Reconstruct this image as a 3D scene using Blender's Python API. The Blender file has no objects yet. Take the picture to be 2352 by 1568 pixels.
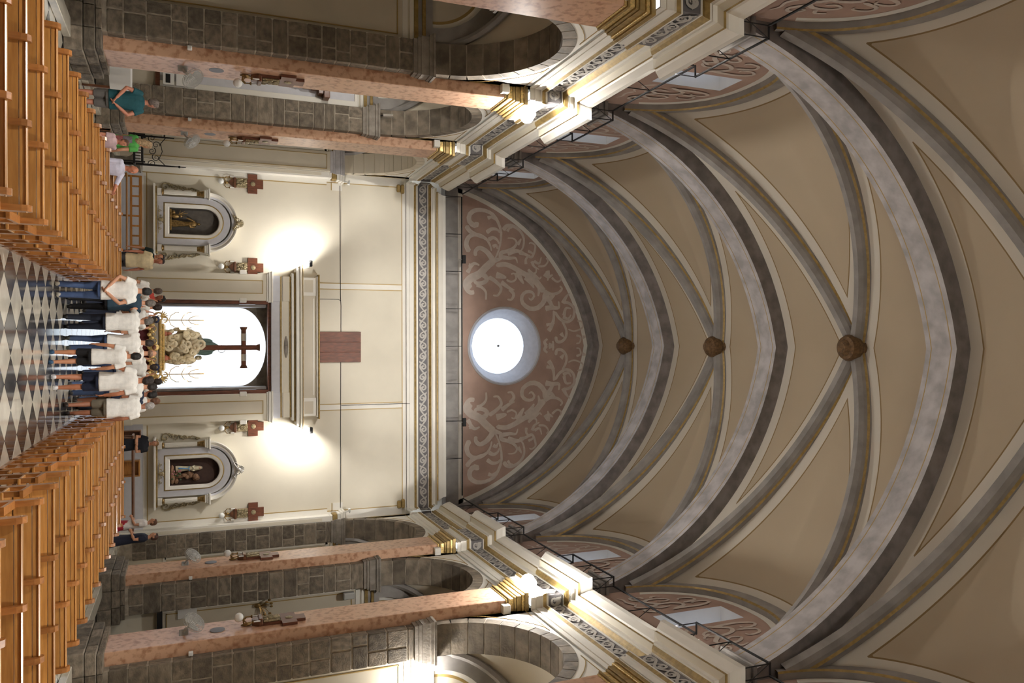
import bpy, bmesh, math, random
import numpy as np
from mathutils import Vector, Matrix, Euler
from mathutils.bvhtree import BVHTree
random.seed(7)
SC = bpy.context.scene
COL = SC.collection
PI = math.pi

# ---------------------------------------------------------------- camera
CAMX, CAMZ, PITCH, ROLL, FPX = -0.19, 2.40, 0.384, 0.0019, 1832.0
cd = bpy.data.cameras.new('camera')
cam = bpy.data.objects.new('camera', cd)
COL.objects.link(cam)
cd.sensor_fit = 'HORIZONTAL'
cd.sensor_width = 36.0
cd.lens = FPX / 2352.0 * 36.0
cd.clip_start, cd.clip_end = 0.1, 400
# the photograph is turned on its side: the picture's right is up in the church
fwd = Vector((0, math.cos(PITCH), math.sin(PITCH)))
upw = Vector((0, -math.sin(PITCH), math.cos(PITCH)))
rgt = Vector((1, 0, 0))
cr, sr = math.cos(ROLL), math.sin(ROLL)
up2 = upw * cr + rgt * sr
rg2 = rgt * cr - upw * sr
M = Matrix((up2, -rg2, -fwd)).transposed().to_4x4()
M.translation = Vector((CAMX, 0, CAMZ))
cam.matrix_world = M
SC.camera = cam

# ---------------------------------------------------------------- view and sky
SC.view_settings.view_transform = 'Standard'
SC.view_settings.look = 'None'
SC.view_settings.gamma = 1.0
SC.view_settings.use_curve_mapping = False
SC.view_settings.exposure = 0.42
SC.cycles.max_bounces = 6
SC.cycles.use_adaptive_sampling = True
SC.cycles.adaptive_threshold = 0.12
SC.cycles.adaptive_min_samples = 16
SC.cycles.diffuse_bounces = 4
SC.cycles.glossy_bounces = 4
SC.cycles.transmission_bounces = 6
SC.cycles.transparent_max_bounces = 6
SC.cycles.sample_clamp_indirect = 6.0
SC.cycles.caustics_reflective = False
SC.cycles.caustics_refractive = False
SC.cycles.use_denoising = True
SC.cycles.blur_glossy = 0.5
W = bpy.data.worlds.new('daylight')
SC.world = W
W.use_nodes = True
bg = W.node_tree.nodes['Background']
bg.inputs[0].default_value = (0.80, 0.88, 1.0, 1)
bg.inputs[1].default_value = 2.6

def light(name, kind, loc, power, color=(1, 1, 1), size=0.2, target=None, angle=None, blend=0.5, parent=None, portal=False, size_y=None):
    d = bpy.data.lights.new(name, kind)
    d.energy = power
    d.color = color
    if kind == 'AREA':
        d.size = size
        if size_y:
            d.shape = 'RECTANGLE'
            d.size_y = size_y
        if portal:
            d.cycles.is_portal = True
    else:
        d.shadow_soft_size = size
    if kind == 'SPOT':
        d.spot_size = angle
        d.spot_blend = blend
    o = bpy.data.objects.new(name, d)
    COL.objects.link(o)
    o.location = loc
    if target is not None:
        o.rotation_euler = (Vector(target) - Vector(loc)).to_track_quat('-Z', 'Y').to_euler()
    if parent is not None:
        o.parent = parent
        o.location = Vector(loc) - parent.location
    return o

WARM = (1.0, 0.86, 0.66)
NEUT = (1.0, 0.965, 0.91)
# daylight sampled through the real openings
light('door_daylight', 'AREA', (0, 32.6, 2.6), 1, size=3.2, target=(0, 0, 2.6), portal=True, size_y=5.2)
light('rose_daylight', 'AREA', (0, 32.5, 14.8), 1, size=2.4, target=(0, 0, 14.8), portal=True, size_y=2.4)

# ---------------------------------------------------------------- mesh helpers
class MB:
    def __init__(s):
        s.v, s.f, s.m = [], [], []
    def add(s, vs, fs, mi=0):
        b = len(s.v)
        s.v.extend([tuple(p) for p in vs])
        s.f.extend([tuple(i + b for i in f) for f in fs])
        s.m.extend([mi] * len(fs))
        return s
    def box(s, x0, x1, y0, y1, z0, z1, mi=0):
        if x0 > x1: x0, x1 = x1, x0
        if y0 > y1: y0, y1 = y1, y0
        vs = [(x0, y0, z0), (x1, y0, z0), (x1, y1, z0), (x0, y1, z0), (x0, y0, z1), (x1, y0, z1), (x1, y1, z1), (x0, y1, z1)]
        return s.add(vs, [(0, 3, 2, 1), (4, 5, 6, 7), (0, 1, 5, 4), (1, 2, 6, 5), (2, 3, 7, 6), (3, 0, 4, 7)], mi)
    def cbox(s, x0, x1, y0, y1, z0, z1, c=0.01, mi=0):
        # box with chamfered edges
        if x0 > x1: x0, x1 = x1, x0
        if y0 > y1: y0, y1 = y1, y0
        c = min(c, (x1 - x0) * .45, (y1 - y0) * .45, (z1 - z0) * .45)
        vs = []
        for z, k in ((z0, c), (z0 + c, 0), (z1 - c, 0), (z1, c)):
            for (px, py, dx, dy) in ((x0, y0, 1, 1), (x1, y0, -1, 1), (x1, y1, -1, -1), (x0, y1, 1, -1)):
                if (dx > 0) == (dy > 0):
                    vs += [(px + dx * k, py + dy * (c + k), z), (px + dx * (c + k), py + dy * k, z)]
                else:
                    vs += [(px + dx * (c + k), py + dy * k, z), (px + dx * k, py + dy * (c + k), z)]
        fs = [tuple(range(7, -1, -1)), tuple(range(24, 32))]
        for r in range(3):
            for i in range(8):
                j = (i + 1) % 8
                fs.append((r * 8 + i, r * 8 + j, r * 8 + 8 + j, r * 8 + 8 + i))
        return s.add(vs, fs, mi)
    def prism(s, poly, axis, a, b, mi=0):
        # poly: 2D points; axis 'x': (y,z), 'y': (x,z), 'z': (x,y)
        n = len(poly)
        def P(p, t):
            return (t, p[0], p[1]) if axis == 'x' else (p[0], t, p[1]) if axis == 'y' else (p[0], p[1], t)
        vs = [P(p, a) for p in poly] + [P(p, b) for p in poly]
        fs = [tuple(range(n)), tuple(range(2 * n - 1, n - 1, -1))] + [(i, n + i, n + (i + 1) % n, (i + 1) % n) for i in range(n)]
        return s.add(vs, fs, mi)
    def tube(s, pts, r, n=8, mi=0, closed=False, flat=1.0, up=None):
        P = [Vector(p) for p in pts]
        m = len(P)
        rs = list(r) if hasattr(r, '__len__') else [r] * m
        vs = []
        ref = Vector(up) if up else None
        prev = None
        for i, p in enumerate(P):
            if closed:
                t = P[(i + 1) % m] - P[i - 1]
            else:
                t = P[min(i + 1, m - 1)] - P[max(i - 1, 0)]
            if t.length < 1e-9: t = Vector((0, 0, 1))
            t.normalize()
            if ref is not None:
                a = ref - t * ref.dot(t)
            elif prev is None:
                q = Vector((0, 0, 1)) if abs(t.z) < .9 else Vector((1, 0, 0))
                a = q - t * q.dot(t)
            else:
                a = prev - t * prev.dot(t)
            if a.length < 1e-6: a = t.orthogonal()
            a.normalize()
            prev = a
            b = t.cross(a)
            for k in range(n):
                an = 2 * PI * (k + .5) / n
                vs.append(p + a * (math.cos(an) * rs[i] * flat) + b * (math.sin(an) * rs[i]))
        fs = []
        for i in range(m if closed else m - 1):
            j = (i + 1) % m
            for k in range(n):
                l = (k + 1) % n
                fs.append((i * n + k, i * n + l, j * n + l, j * n + k))
        if not closed:
            fs += [tuple(range(n - 1, -1, -1)), tuple((m - 1) * n + k for k in range(n))]
        return s.add(vs, fs, mi)
    def lathe(s, prof, n=16, c=(0, 0, 0), mi=0, axis='z', sx=1, sy=1, flip=False):
        vs = []
        for r, h in prof:
            for k in range(n):
                a = 2 * PI * k / n
                x, y = r * math.cos(a) * sx, r * math.sin(a) * sy
                if axis == 'z': p = (x, y, h)
                elif axis == 'y': p = (x, h, y)
                else: p = (h, x, y)
                vs.append((p[0] + c[0], p[1] + c[1], p[2] + c[2]))
        fs = []
        for i in range(len(prof) - 1):
            for k in range(n):
                l = (k + 1) % n
                fs.append((i * n + k, i * n + l, i * n + n + l, i * n + n + k))
        fs += [tuple(range(n - 1, -1, -1)), tuple((len(prof) - 1) * n + k for k in range(n))]
        if flip: fs = [f[::-1] for f in fs]
        return s.add(vs, fs, mi)
    def ell(s, c, r, n=12, m=8, mi=0, rot=None):
        if not hasattr(r, '__len__'): r = (r, r, r)
        vs = []
        for i in range(m + 1):
            ph = PI * i / m
            q = math.sin(ph)
            if i in (0, m): q = 0.02
            for k in range(n):
                a = 2 * PI * k / n
                p = Vector((r[0] * q * math.cos(a), r[1] * q * math.sin(a), -r[2] * math.cos(ph)))
                if rot is not None: p = rot @ p
                vs.append(p + Vector(c))
        fs = []
        for i in range(m):
            for k in range(n):
                l = (k + 1) % n
                fs.append((i * n + k, i * n + l, i * n + n + l, i * n + n + k))
        fs += [tuple(range(n - 1, -1, -1)), tuple(m * n + k for k in range(n))]
        return s.add(vs, fs, mi)
    def grid(s, P, mi=0, flip=False):
        # P: rows of points
        R, C_ = len(P), len(P[0])
        vs = [p for row in P for p in row]
        fs = []
        for i in range(R - 1):
            for j in range(C_ - 1):
                f = (i * C_ + j, i * C_ + j + 1, (i + 1) * C_ + j + 1, (i + 1) * C_ + j)
                fs.append(f[::-1] if flip else f)
        return s.add(vs, fs, mi)
    def build(s, name, mats, parent=None, smooth=False, local=False, loc=None):
        me = bpy.data.meshes.new(name)
        off = Vector((0, 0, 0))
        if parent is not None and not local:
            off = parent.matrix_basis.translation.copy()
            q = parent.parent
            while q is not None:
                off += q.matrix_basis.translation
                q = q.parent
        if loc is not None:
            off = off + Vector(loc)
        me.from_pydata([(p[0] - off[0], p[1] - off[1], p[2] - off[2]) for p in s.v], [], s.f)
        if not isinstance(mats, (list, tuple)): mats = [mats]
        for m_ in mats: me.materials.append(m_)
        if len(mats) > 1: me.polygons.foreach_set('material_index', s.m)
        bm = bmesh.new(); bm.from_mesh(me)
        bmesh.ops.recalc_face_normals(bm, faces=bm.faces)
        bm.to_mesh(me); bm.free()
        if smooth: smooth_mesh(me, smooth if isinstance(smooth, (int, float)) and smooth is not True else 40)
        o = bpy.data.objects.new(name, me)
        COL.objects.link(o)
        if parent is not None: o.parent = parent
        if loc is not None: o.location = loc
        return o

def smooth_mesh(me, deg=40):
    me.polygons.foreach_set('use_smooth', [True] * len(me.polygons))
    bm = bmesh.new(); bm.from_mesh(me)
    lim = math.radians(deg)
    for e in bm.edges:
        if len(e.link_faces) == 2 and e.calc_face_angle(0) > lim: e.smooth = False
        else: e.smooth = True
    bm.to_mesh(me); bm.free()

def empty(name, loc=(0, 0, 0), rz=0, parent=None):
    o = bpy.data.objects.new(name, None)
    COL.objects.link(o)
    o.location = loc
    o.rotation_euler = (0, 0, rz)
    o.empty_display_size = .1
    if parent is not None: o.parent = parent
    return o

def tag(o, label, cat, group=None, kind=None):
    o['label'] = label; o['category'] = cat
    if group: o['group'] = group
    if kind: o['kind'] = kind
    return o

def copy_tree(o, parent=None):
    c = o.copy(); COL.objects.link(c); c.parent = parent
    for ch in o.children: copy_tree(ch, c)
    return c

# ---------------------------------------------------------------- materials
def mat(name, col, rough=.6, metal=0.0, var=0.0, scale=6.0, bump=0.0, bscale=None, col2=None, spec=.5, rnd=0.0, stretch=None, detail=4, emis=None, coat=0, lo=.35, hi=.65):
    m = bpy.data.materials.new(name)
    m.use_nodes = True
    nt = m.node_tree; N = nt.nodes; L = nt.links
    b = N['Principled BSDF']
    b.inputs['Base Color'].default_value = (*col, 1)
    b.inputs['Roughness'].default_value = rough
    b.inputs['Metallic'].default_value = metal
    b.inputs['Specular IOR Level'].default_value = spec
    if coat:
        b.inputs['Coat Weight'].default_value = coat
        b.inputs['Coat Roughness'].default_value = .15
    out = None
    tc = N.new('ShaderNodeTexCoord')
    src = tc.outputs['Object']
    if stretch:
        mp = N.new('ShaderNodeMapping'); mp.inputs['Scale'].default_value = stretch
        L.new(src, mp.inputs[0]); src = mp.outputs[0]
    if rnd:
        oi = N.new('ShaderNodeObjectInfo')
        ad = N.new('ShaderNodeVectorMath'); ad.operation = 'MULTIPLY_ADD'
        cb = N.new('ShaderNodeCombineXYZ')
        L.new(oi.outputs['Random'], cb.inputs[0]); L.new(oi.outputs['Random'], cb.inputs[1])
        ad.inputs[1].default_value = (37, 53, 11)
        L.new(cb.outputs[0], ad.inputs[0]); L.new(src, ad.inputs[2]); src = ad.outputs[0]
    if var or col2:
        nz = N.new('ShaderNodeTexNoise'); nz.inputs['Scale'].default_value = scale; nz.inputs['Detail'].default_value = detail
        L.new(src, nz.inputs['Vector'])
        rp = N.new('ShaderNodeValToRGB')
        c2 = col2 if col2 else tuple(max(0, x * (1 - var)) for x in col)
        c1 = tuple(min(1, x * (1 + var * .5)) for x in col) if not col2 else col
        rp.color_ramp.elements[0].position = lo; rp.color_ramp.elements[1].position = hi
        rp.color_ramp.elements[0].color = (*c2, 1); rp.color_ramp.elements[1].color = (*c1, 1)
        L.new(nz.outputs['Fac'], rp.inputs[0]); out = rp.outputs[0]
    if rnd:
        hv = N.new('ShaderNodeHueSaturation')
        mr = N.new('ShaderNodeMapRange')
        mr.inputs['To Min'].default_value = 1 - rnd; mr.inputs['To Max'].default_value = 1 + rnd
        L.new(oi.outputs['Random'], mr.inputs[0]); L.new(mr.outputs[0], hv.inputs['Value'])
        if out: L.new(out, hv.inputs['Color'])
        else: hv.inputs['Color'].default_value = (*col, 1)
        out = hv.outputs[0]
    if out: L.new(out, b.inputs['Base Color'])
    if bump:
        n2 = N.new('ShaderNodeTexNoise'); n2.inputs['Scale'].default_value = bscale or scale * 4; n2.inputs['Detail'].default_value = 3
        L.new(src, n2.inputs['Vector'])
        bp = N.new('ShaderNodeBump'); bp.inputs['Strength'].default_value = bump; bp.inputs['Distance'].default_value = .02
        L.new(n2.outputs['Fac'], bp.inputs['Height']); L.new(bp.outputs[0], b.inputs['Normal'])
    if emis:
        b.inputs['Emission Color'].default_value = (*emis[0], 1); b.inputs['Emission Strength'].default_value = emis[1]
    return m

def srgb(r, g, b):
    f = lambda c: ((c / 255 + .055) / 1.055) ** 2.4 if c > 10 else c / 255 / 12.92
    return (f(r), f(g), f(b))

K = {}
K['cream'] = mat('cream_paint', (.72, .665, .545), .65, var=.05, scale=.7)
K['beige'] = mat('beige_paint', (.62, .56, .45), .65, var=.07, scale=.8)
K['white'] = mat('white_paint', (.80, .77, .70), .55, var=.04, scale=1.5)
K['gold'] = mat('ochre_gilding', (.36, .245, .085), .45, metal=.3, var=.25, scale=9)
K['goldleaf'] = mat('gold_leaf', (.78, .56, .22), .32, metal=.55, var=.35, scale=25, bump=.3, bscale=60)
K['goldline'] = mat('gold_line_paint', (.42, .29, .105), .5, metal=.2)
K['pinkm'] = mat('pink_marble', (.70, .435, .285), .32, col2=(.44, .215, .12), scale=7.5, detail=10, lo=.33, hi=.52, bump=.04)
K['stone'] = mat('grey_stone', (.215, .178, .135), .8, var=.4, scale=3.0, rnd=.3, bump=.5, bscale=14, detail=6)
K['stonelt'] = mat('pale_grey_stone', (.30, .265, .225), .75, var=.3, scale=4, rnd=.12, bump=.3, bscale=16)
K['mortar'] = mat('lime_mortar', (.43, .375, .30), .9, var=.3, scale=6, bump=.3)
K['grey'] = mat('grey_paint', (.31, .29, .275), .55, var=.2, scale=2.2)
K['greymarble'] = mat('painted_grey_marble', (.50, .48, .49), .5, var=.26, scale=2.6, detail=8)
K['greydark'] = mat('painted_dark_grey_marble', (.235, .21, .205), .5, var=.3, scale=2.6, detail=8)
K['friezebg'] = mat('frieze_ground', (.155, .145, .15), .6)
K['friezefg'] = mat('frieze_scroll_paint', (.50, .475, .44), .6)
K['pinkwall'] = mat('pink_fresco', (.47, .325, .265), .7, var=.13, scale=1.2)
K['pinkfg'] = mat('fresco_scroll_paint', (.64, .555, .49), .7, var=.08, scale=4)
K['lilac'] = mat('lilac_grey_paint', (.60, .60, .64), .5, var=.04)
K['wood'] = mat('honey_wood', (.52, .25, .065), .3, col2=(.36, .155, .035), scale=3.2, detail=6, stretch=(1, 9, 9), rnd=.22, lo=.3, hi=.7, coat=.35)
K['woodpost'] = mat('red_honey_wood', (.40, .165, .045), .3, col2=(.27, .10, .025), scale=3.2, detail=6, stretch=(9, 9, 1), rnd=.2, lo=.3, hi=.7, coat=.35)
K['wooddk'] = mat('dark_wood', (.16, .062, .028), .35, var=.4, scale=5, stretch=(1, 6, 1), coat=.2)
K['redwood'] = mat('red_brown_wood', (.17, .056, .028), .4, var=.35, scale=4, stretch=(4, 4, 1))
K['iron'] = mat('black_iron', (.018, .017, .018), .5, metal=.3)
K['twhite'] = mat('white_marble_tile', (.62, .575, .48), .12, var=.12, scale=3, rnd=.06, spec=.5)
K['tblack'] = mat('black_marble_tile', (.055, .052, .052), .12, var=.35, scale=4, rnd=.2, spec=.5)
K['joint'] = mat('floor_joint', (.20, .18, .155), .6)
K['glasswhite'] = mat('opal_glass', (.85, .86, .84), .15)
K['silver'] = mat('silver_metal', (.62, .60, .57), .3, metal=.8)
K['steel'] = mat('grey_plastic', (.42, .42, .40), .4)
K['paper'] = mat('white_paper', (.75, .74, .72), .7)
K['ground'] = mat('pale_paving', (.55, .53, .50), .8, var=.2, scale=2)
# ================================================================ the church
CS = [1.37, 7.46, 13.55, 19.64, 25.73]      # pilaster axes along the nave
YB, YR = 31.5, -4.7                          # door wall, wall behind the altar
XF, XW, XJ = 6.45, 6.75, 7.5                 # pilaster front, wall face, back of the piers
ZI, ZE = 7.95, 10.5                          # impost top, underside of entablature
ARC_C, ARC_Z, ARC_R = 1.3, 10.73, 8.09
PW = .565                                    # half pilaster width
PJ = .84                                     # half pier width

# ---------------- floor
floor = empty('floor', (0, 0, 0)); tag(floor, 'polished church floor of black and cream marble diamonds', 'floor', kind='structure')
MB().box(-13, 13, YR - 1, 33.4, -.3, -.006).build('floor_bed', K['joint'], floor)
TX, TY = .79, .86
def diamond(g=.004):
    m = MB(); a, b = TX / 2 - g, TY / 2 - g; c = .006
    vs = [(-a, 0, -.01), (0, -b, -.01), (a, 0, -.01), (0, b, -.01), (-a + c, 0, 0), (0, -b + c, 0), (a - c, 0, 0), (0, b - c, 0)]
    m.add(vs, [(4, 5, 6, 7), (0, 1, 5, 4), (1, 2, 6, 5), (2, 3, 7, 6), (3, 0, 4, 7)])
    return m
tile_me = []
for k in ('twhite', 'tblack'):
    o = diamond().build('floor_tile', K[k], floor); tile_me.append(o.data); bpy.data.objects.remove(o)
rest = MB(); dm = diamond()
for iy in range(-44, 48):
    for ix in range(-33, 33):
        if (ix + iy) % 2 == 0: continue
        x, y = ix * TX / 2, 13.41 + iy * TY / 2
        col = 0 if ix % 2 == 0 else 1
        if abs(x) > 12.8 or y < YR or y > 33.2: continue
        if abs(x) < 1.7 and 12.2 < y < 30.5:
            o = bpy.data.objects.new('floor_tile', tile_me[col]); COL.objects.link(o); o.parent = floor; o.location = (x, y, 0)
        else:
            rest.add([(p[0] + x, p[1] + y, p[2]) for p in dm.v], dm.f, col)
o = rest.build('floor_tiling', [K['twhite'], K['tblack']], floor); o['kind'] = 'stuff'

# raised chapel floors with a white marble step between the piers
for s in (-1, 1):
    for i in range(-1, len(CS)):
        a = CS[i] + PJ + .26 if i >= 0 else YR + .2; b = CS[i + 1] - PJ - .26 if i + 1 < len(CS) else YB - .42
        m = MB(); m.cbox(s * 6.44, s * 6.84, a, b, 0.001, .15, .012, 0); m.box(s * 6.47, s * 6.84, a, b, 0.001, .12, 1); m.build('chapel_step', [K['twhite'], K['tblack']], floor)  # dark inner box puts the riser's shade into the colour

# ---------------- shared pieces
def unit_block():
    m = MB().cbox(-.5, .5, -.5, .5, -.5, .5, .035)
    o = m.build('brick', K['stone']); me = o.data; bpy.data.objects.remove(o); return me
BRICK = unit_block()
def brick(parent, x0, x1, y0, y1, z0, z1, name='brick', mesh=None):
    o = bpy.data.objects.new(name, mesh or BRICK); COL.objects.link(o); o.parent = parent
    pl = parent.matrix_basis.translation.copy(); q = parent.parent
    while q is not None: pl += q.matrix_basis.translation; q = q.parent
    o.location = Vector(((x0 + x1) / 2, (y0 + y1) / 2, (z0 + z1) / 2)) - pl
    o.scale = (abs(x1 - x0), abs(y1 - y0), abs(z1 - z0))
    return o

def sweep_plan(mb, path, prof, mats, close_top=None):
    # path: plan polyline (x,y); offset to the right-hand side of travel; prof: list of (offset, z); mats: material index per profile segment
    n = len(path); P = [Vector((p[0], p[1])) for p in path]
    nor = []
    for i in range(n - 1):
        d = (P[i + 1] - P[i]).normalized(); nor.append(Vector((d.y, -d.x)))
    offs = []
    for i in range(n):
        if i == 0: v = nor[0]
        elif i == n - 1: v = nor[-1]
        else:
            a, b = nor[i - 1], nor[i]; s_ = a + b
            v = s_ / max(.2, s_.dot(a)) if s_.length > 1e-6 else a
        offs.append(v)
    for j in range(len(prof) - 1):
        (o0, z0), (o1, z1) = prof[j], prof[j + 1]
        rows = [[(P[i].x + offs[i].x * o0, P[i].y + offs[i].y * o0, z0) for i in range(n)], [(P[i].x + offs[i].x * o1, P[i].y + offs[i].y * o1, z1) for i in range(n)]]
        mb.grid(rows, mats[j])

RIB_N = [0]
def scroll_ribbon(mb, pts, w0, w1, plane, off, mi=0, n=26):
    RIB_N[0] = (RIB_N[0] + 1) % 40; off += .0007 * RIB_N[0]
    # a tapering painted ribbon through 2D points, laid on a plane given by plane(u, v, depth)
    P = cr_spline(pts, n)
    m = len(P); A, B = [], []
    for i in range(m):
        a = P[max(i - 1, 0)]; b = P[min(i + 1, m - 1)]
        dx, dy = b[0] - a[0], b[1] - a[1]; l = math.hypot(dx, dy) or 1
        t = i / (m - 1); w = (w0 + (w1 - w0) * t) * .5 * (1.0 if 0 < i < m - 1 else .25)
        A.append((P[i][0] - dy / l * w, P[i][1] + dx / l * w)); B.append((P[i][0] + dy / l * w, P[i][1] - dx / l * w))
    mb.grid([[plane(u, v, off) for u, v in A], [plane(u, v, off) for u, v in B]], mi)

def cr_spline(pts, n):
    Q = [pts[0]] + list(pts) + [pts[-1]]; out = []
    seg = len(pts) - 1; per = max(2, n // seg)
    for i in range(seg):
        p0, p1, p2, p3 = Q[i:i + 4]
        for k in range(per):
            t = k / per
            out.append(tuple(.5 * ((2 * p1[c]) + (-p0[c] + p2[c]) * t + (2 * p0[c] - 5 * p1[c] + 4 * p2[c] - p3[c]) * t * t + (-p0[c] + 3 * p1[c] - 3 * p2[c] + p3[c]) * t ** 3) for c in range(len(p1))))
    out.append(tuple(pts[-1])); return out

# ---------------- side walls: piers, pilasters, arches, chapels
def side_wall(s):
    side = 'left' if s < 0 else 'right'
    wall = empty('wall_' + side, (s * XW, 0, 0))
    tag(wall, 'nave wall of stone piers, pink pilasters and round arches, %s of the door' % side, 'wall', kind='structure')
    X = lambda a: s * a
    ends = CS + [YB + .42]
    # solid spandrels above the arches
    bays = [(CS[i] + PJ, (CS[i + 1] - PJ) if i + 1 < len(CS) else YB - .4) for i in range(len(CS))]
    bays = [(YR + .8, CS[0] - PJ)] + bays
    for (a, b) in bays:
        R = (b - a) / 2; yc = (a + b) / 2; Ro = R + .3; zc_ = ZI - (R - 2.2)
        m = MB(); n = 28
        for xx in (XW, XJ):
            lo, hi = [], []
            for k in range(n + 1):
                t = PI * k / n; y = yc - Ro * math.cos(t); z = zc_ + Ro * math.sin(t)
                lo.append((X(xx), y, z)); hi.append((X(xx), y, ZE + .2))
            m.grid([lo, hi], 0)
        m.build('spandrel', K['white'], wall)
        # voussoirs: one wedge mesh for each arch, turned about the arch axis
        nv = 17
        wm = MB(); da = PI / nv; g = .006
        prof = []
        for (r, t) in ((R, -da / 2 + g), (R, 0), (R, da / 2 - g), (Ro, da / 2 - g), (Ro, 0), (Ro, -da / 2 + g)):
            prof.append((r * math.sin(t), r * math.cos(t)))
        wm.prism(prof, 'x', X(XW - .012), X(XJ + .01))
        painted = s < 0 and b > YB - 1
        wo = wm.build('brick', K['beige'] if painted else K['stone']); wme = wo.data; bpy.data.objects.remove(wo)
        arch = empty('stone_arch', (0, yc, zc_), parent=wall)
        core = MB(); pts = [(math.cos(PI * k / 24), math.sin(PI * k / 24)) for k in range(25)]
        core.grid([[(X(XW), yc + (R + .015) * c, zc_ + (R + .015) * q) for c, q in pts], [(X(XJ), yc + (R + .015) * c, zc_ + (R + .015) * q) for c, q in pts]], 0)
        core.grid([[(X(XW), yc + (R + .015) * c, zc_ + (R + .015) * q) for c, q in pts], [(X(XW), yc + Ro * c, zc_ + Ro * q) for c, q in pts]], 0)
        core.build('mortar_ring', K['beige'] if painted else K['mortar'], arch)
        for k in range(nv):
            t = (k + .5) * da - PI / 2
            v = bpy.data.objects.new('brick', wme); COL.objects.link(v); v.parent = arch
            v.location = (-wall.location.x, 0, 0); v.rotation_euler = (-t, 0, 0)
        # gold-lined spandrel panels
        gl = MB()
        for q in (-1, 1):
            p0 = yc + q * (Ro + .02); 
            tri = []
            for k in range(9):
                t = math.radians(22 + 50 * k / 8); tri.append((yc + q * (Ro + .16) * math.cos(t), zc_ + (Ro + .16) * math.sin(t)))
            yo = yc + q * (R + .24)
            tri = tri + [(tri[-1][0], ZE - .1), (yo, ZE - .1), (yo, tri[0][1])]
            tri = [p for p in tri if p[1] <= ZE - .09]
            gl.tube([(X(XW - .004), y, z) for y, z in tri], .012, 4, closed=True)
        gl.build('gold_line', K['goldline'], wall)
    # piers
    cents = CS + ([YB + .42] if True else [])
    for i, c in enumerate(cents):
        last = i == len(CS)
        y0, y1 = c - PJ, c + PJ
        if last: y0, y1 = YB - .4, YB
        pier = empty('stone_pier', (0, c if not last else YB, 0), parent=wall)
        pm = 'mortar' if not (last and s < 0) else 'beige'
        MB().box(X(XW), X(XJ), y0, y1, 0, ZE + .2 if last else ZI).build('pier_core', K[pm], pier)
        if not last:
            MB().box(X(XW), X(XJ), y0, y1, ZI - .1, ZE + .2).build('pier_head', K['white'], pier)
        laid = i >= 3 and not (last and s < 0)
        if laid:
            rnd = random.Random(100 * i + int(s) + 5)
            z = .78 if not last else .5
            while z < ZI - .6:
                h = rnd.uniform(.30, .50); h = min(h, ZI - .52 - z)
                if h < .15: break
                cut = rnd.choice([None, .38, .55, .66, None, .3, .6])
                xs = [XW - .01, XJ + .012] if cut is None else [XW - .01, XW + (XJ - XW) * cut, XJ + .012]
                for a, b in zip(xs, xs[1:]):
                    brick(pier, X(a + .02 * (a > XW)), X(b - .02 * (b < XJ)), y0 - .012 - rnd.uniform(0, .008), y0 + .12, z + .02 - rnd.uniform(0, .008), z + h - .02 + rnd.uniform(0, .008))
                # thin return on the nave face
                if not last:
                    brick(pier, X(XW - .012), X(XW + .1), y0 + .125, c - PW - .004, z + .016, z + h - .016)
                z += h
        else:
            MB().box(X(XW - .01), X(XJ + .01), y0 - .02, y1 + (.02 if not last else 0), .7, ZI - .5).build('pier_facing', K['stone'] if not (last and s < 0) else K['beige'], pier)
        if last and s < 0:
            fr = MB()
            fr.box(X(XW + .01), X(XJ), y0 - .03, y0 - .02, .5, ZI - .55, 0)
            for (a, b, z0, z1) in ((XW + .08, XW + .1, .7, 7.3), (XJ - .12, XJ - .1, .7, 7.3), (XW + .08, XJ - .1, .7, .72), (XW + .08, XJ - .1, 7.28, 7.3)):
                fr.box(X(a), X(b), y0 - .045, y0 - .03, z0, z1, 1)
            fr.build('gold_framed_panel', [K['beige'], K['goldline']], pier)
        # impost mouldings
        imp = MB()
        for (q, z0, z1) in ((.03, ZI - .52, ZI - .42), (.06, ZI - .42, ZI - .34), (.09, ZI - .34, ZI - .14), (.13, ZI - .14, ZI - .06), (.16, ZI - .06, ZI)):
            imp.box(X(XW - .04 - q * .7), X(XJ + q), y0 - q - .02, y1 + (q + .02 if not last else 0), z0, z1)
        imp.build('impost', K['greymarble'] if last and s < 0 else K['stonelt'], pier)
        if last: continue
        # plinth in blocks
        pl = empty('plinth', (s * XW - wall.location.x, 0, 0), parent=pier)
        MB().box(X(XF - .18), X(XJ + .08), y0 - .2, y1 + .2, 0, .34).build('plinth_core', K['mortar'], pl)
        for (z0, z1, q) in ((0, .36, .24), (.36, .58, .19), (.58, .70, .10)):
            for k in range(3):
                a0 = XF - q + (XJ + q - XF + q) * k / 3; a1 = XF - q + (XJ + q - XF + q) * (k + 1) / 3
                brick(pl, X(a0 + .006), X(a1 - .006), y0 - q, y0 - q + .5, z0 + .006, z1 - .004)
                brick(pl, X(XF - q), X(XF - q + .4), y0 - q + .52 + (y1 - y0 + 2 * q - .54) * k / 3, y0 - q + .51 + (y1 - y0 + 2 * q - .54) * (k + 1) / 3, z0 + .006, z1 - .004)
        # pink marble pilaster with its gilt capital
        pi = empty('pilaster', (0, c, .7), parent=wall)
        MB().cbox(X(XF), X(XW + .02), c - PW, c + PW, .68, 9.92, .012).build('pilaster_shaft', K['pinkm'], pi)
        cap = MB()
        for (q, z0, z1, mi) in ((.015, 9.92, 9.97, 1), (.05, 9.97, 10.02, 0), (.02, 10.02, 10.14, 1), (.06, 10.14, 10.2, 0), (.09, 10.2, 10.32, 0), (.13, 10.32, 10.4, 1), (.17, 10.4, 10.5, 0)):
            cap.cbox(X(XF - q), X(XW + .02), c - PW - q, c + PW + q, z0, z1, .012, mi)
        cap.build('capital', [K['gold'], K['goldleaf']], pi)
        nk = MB()
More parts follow.
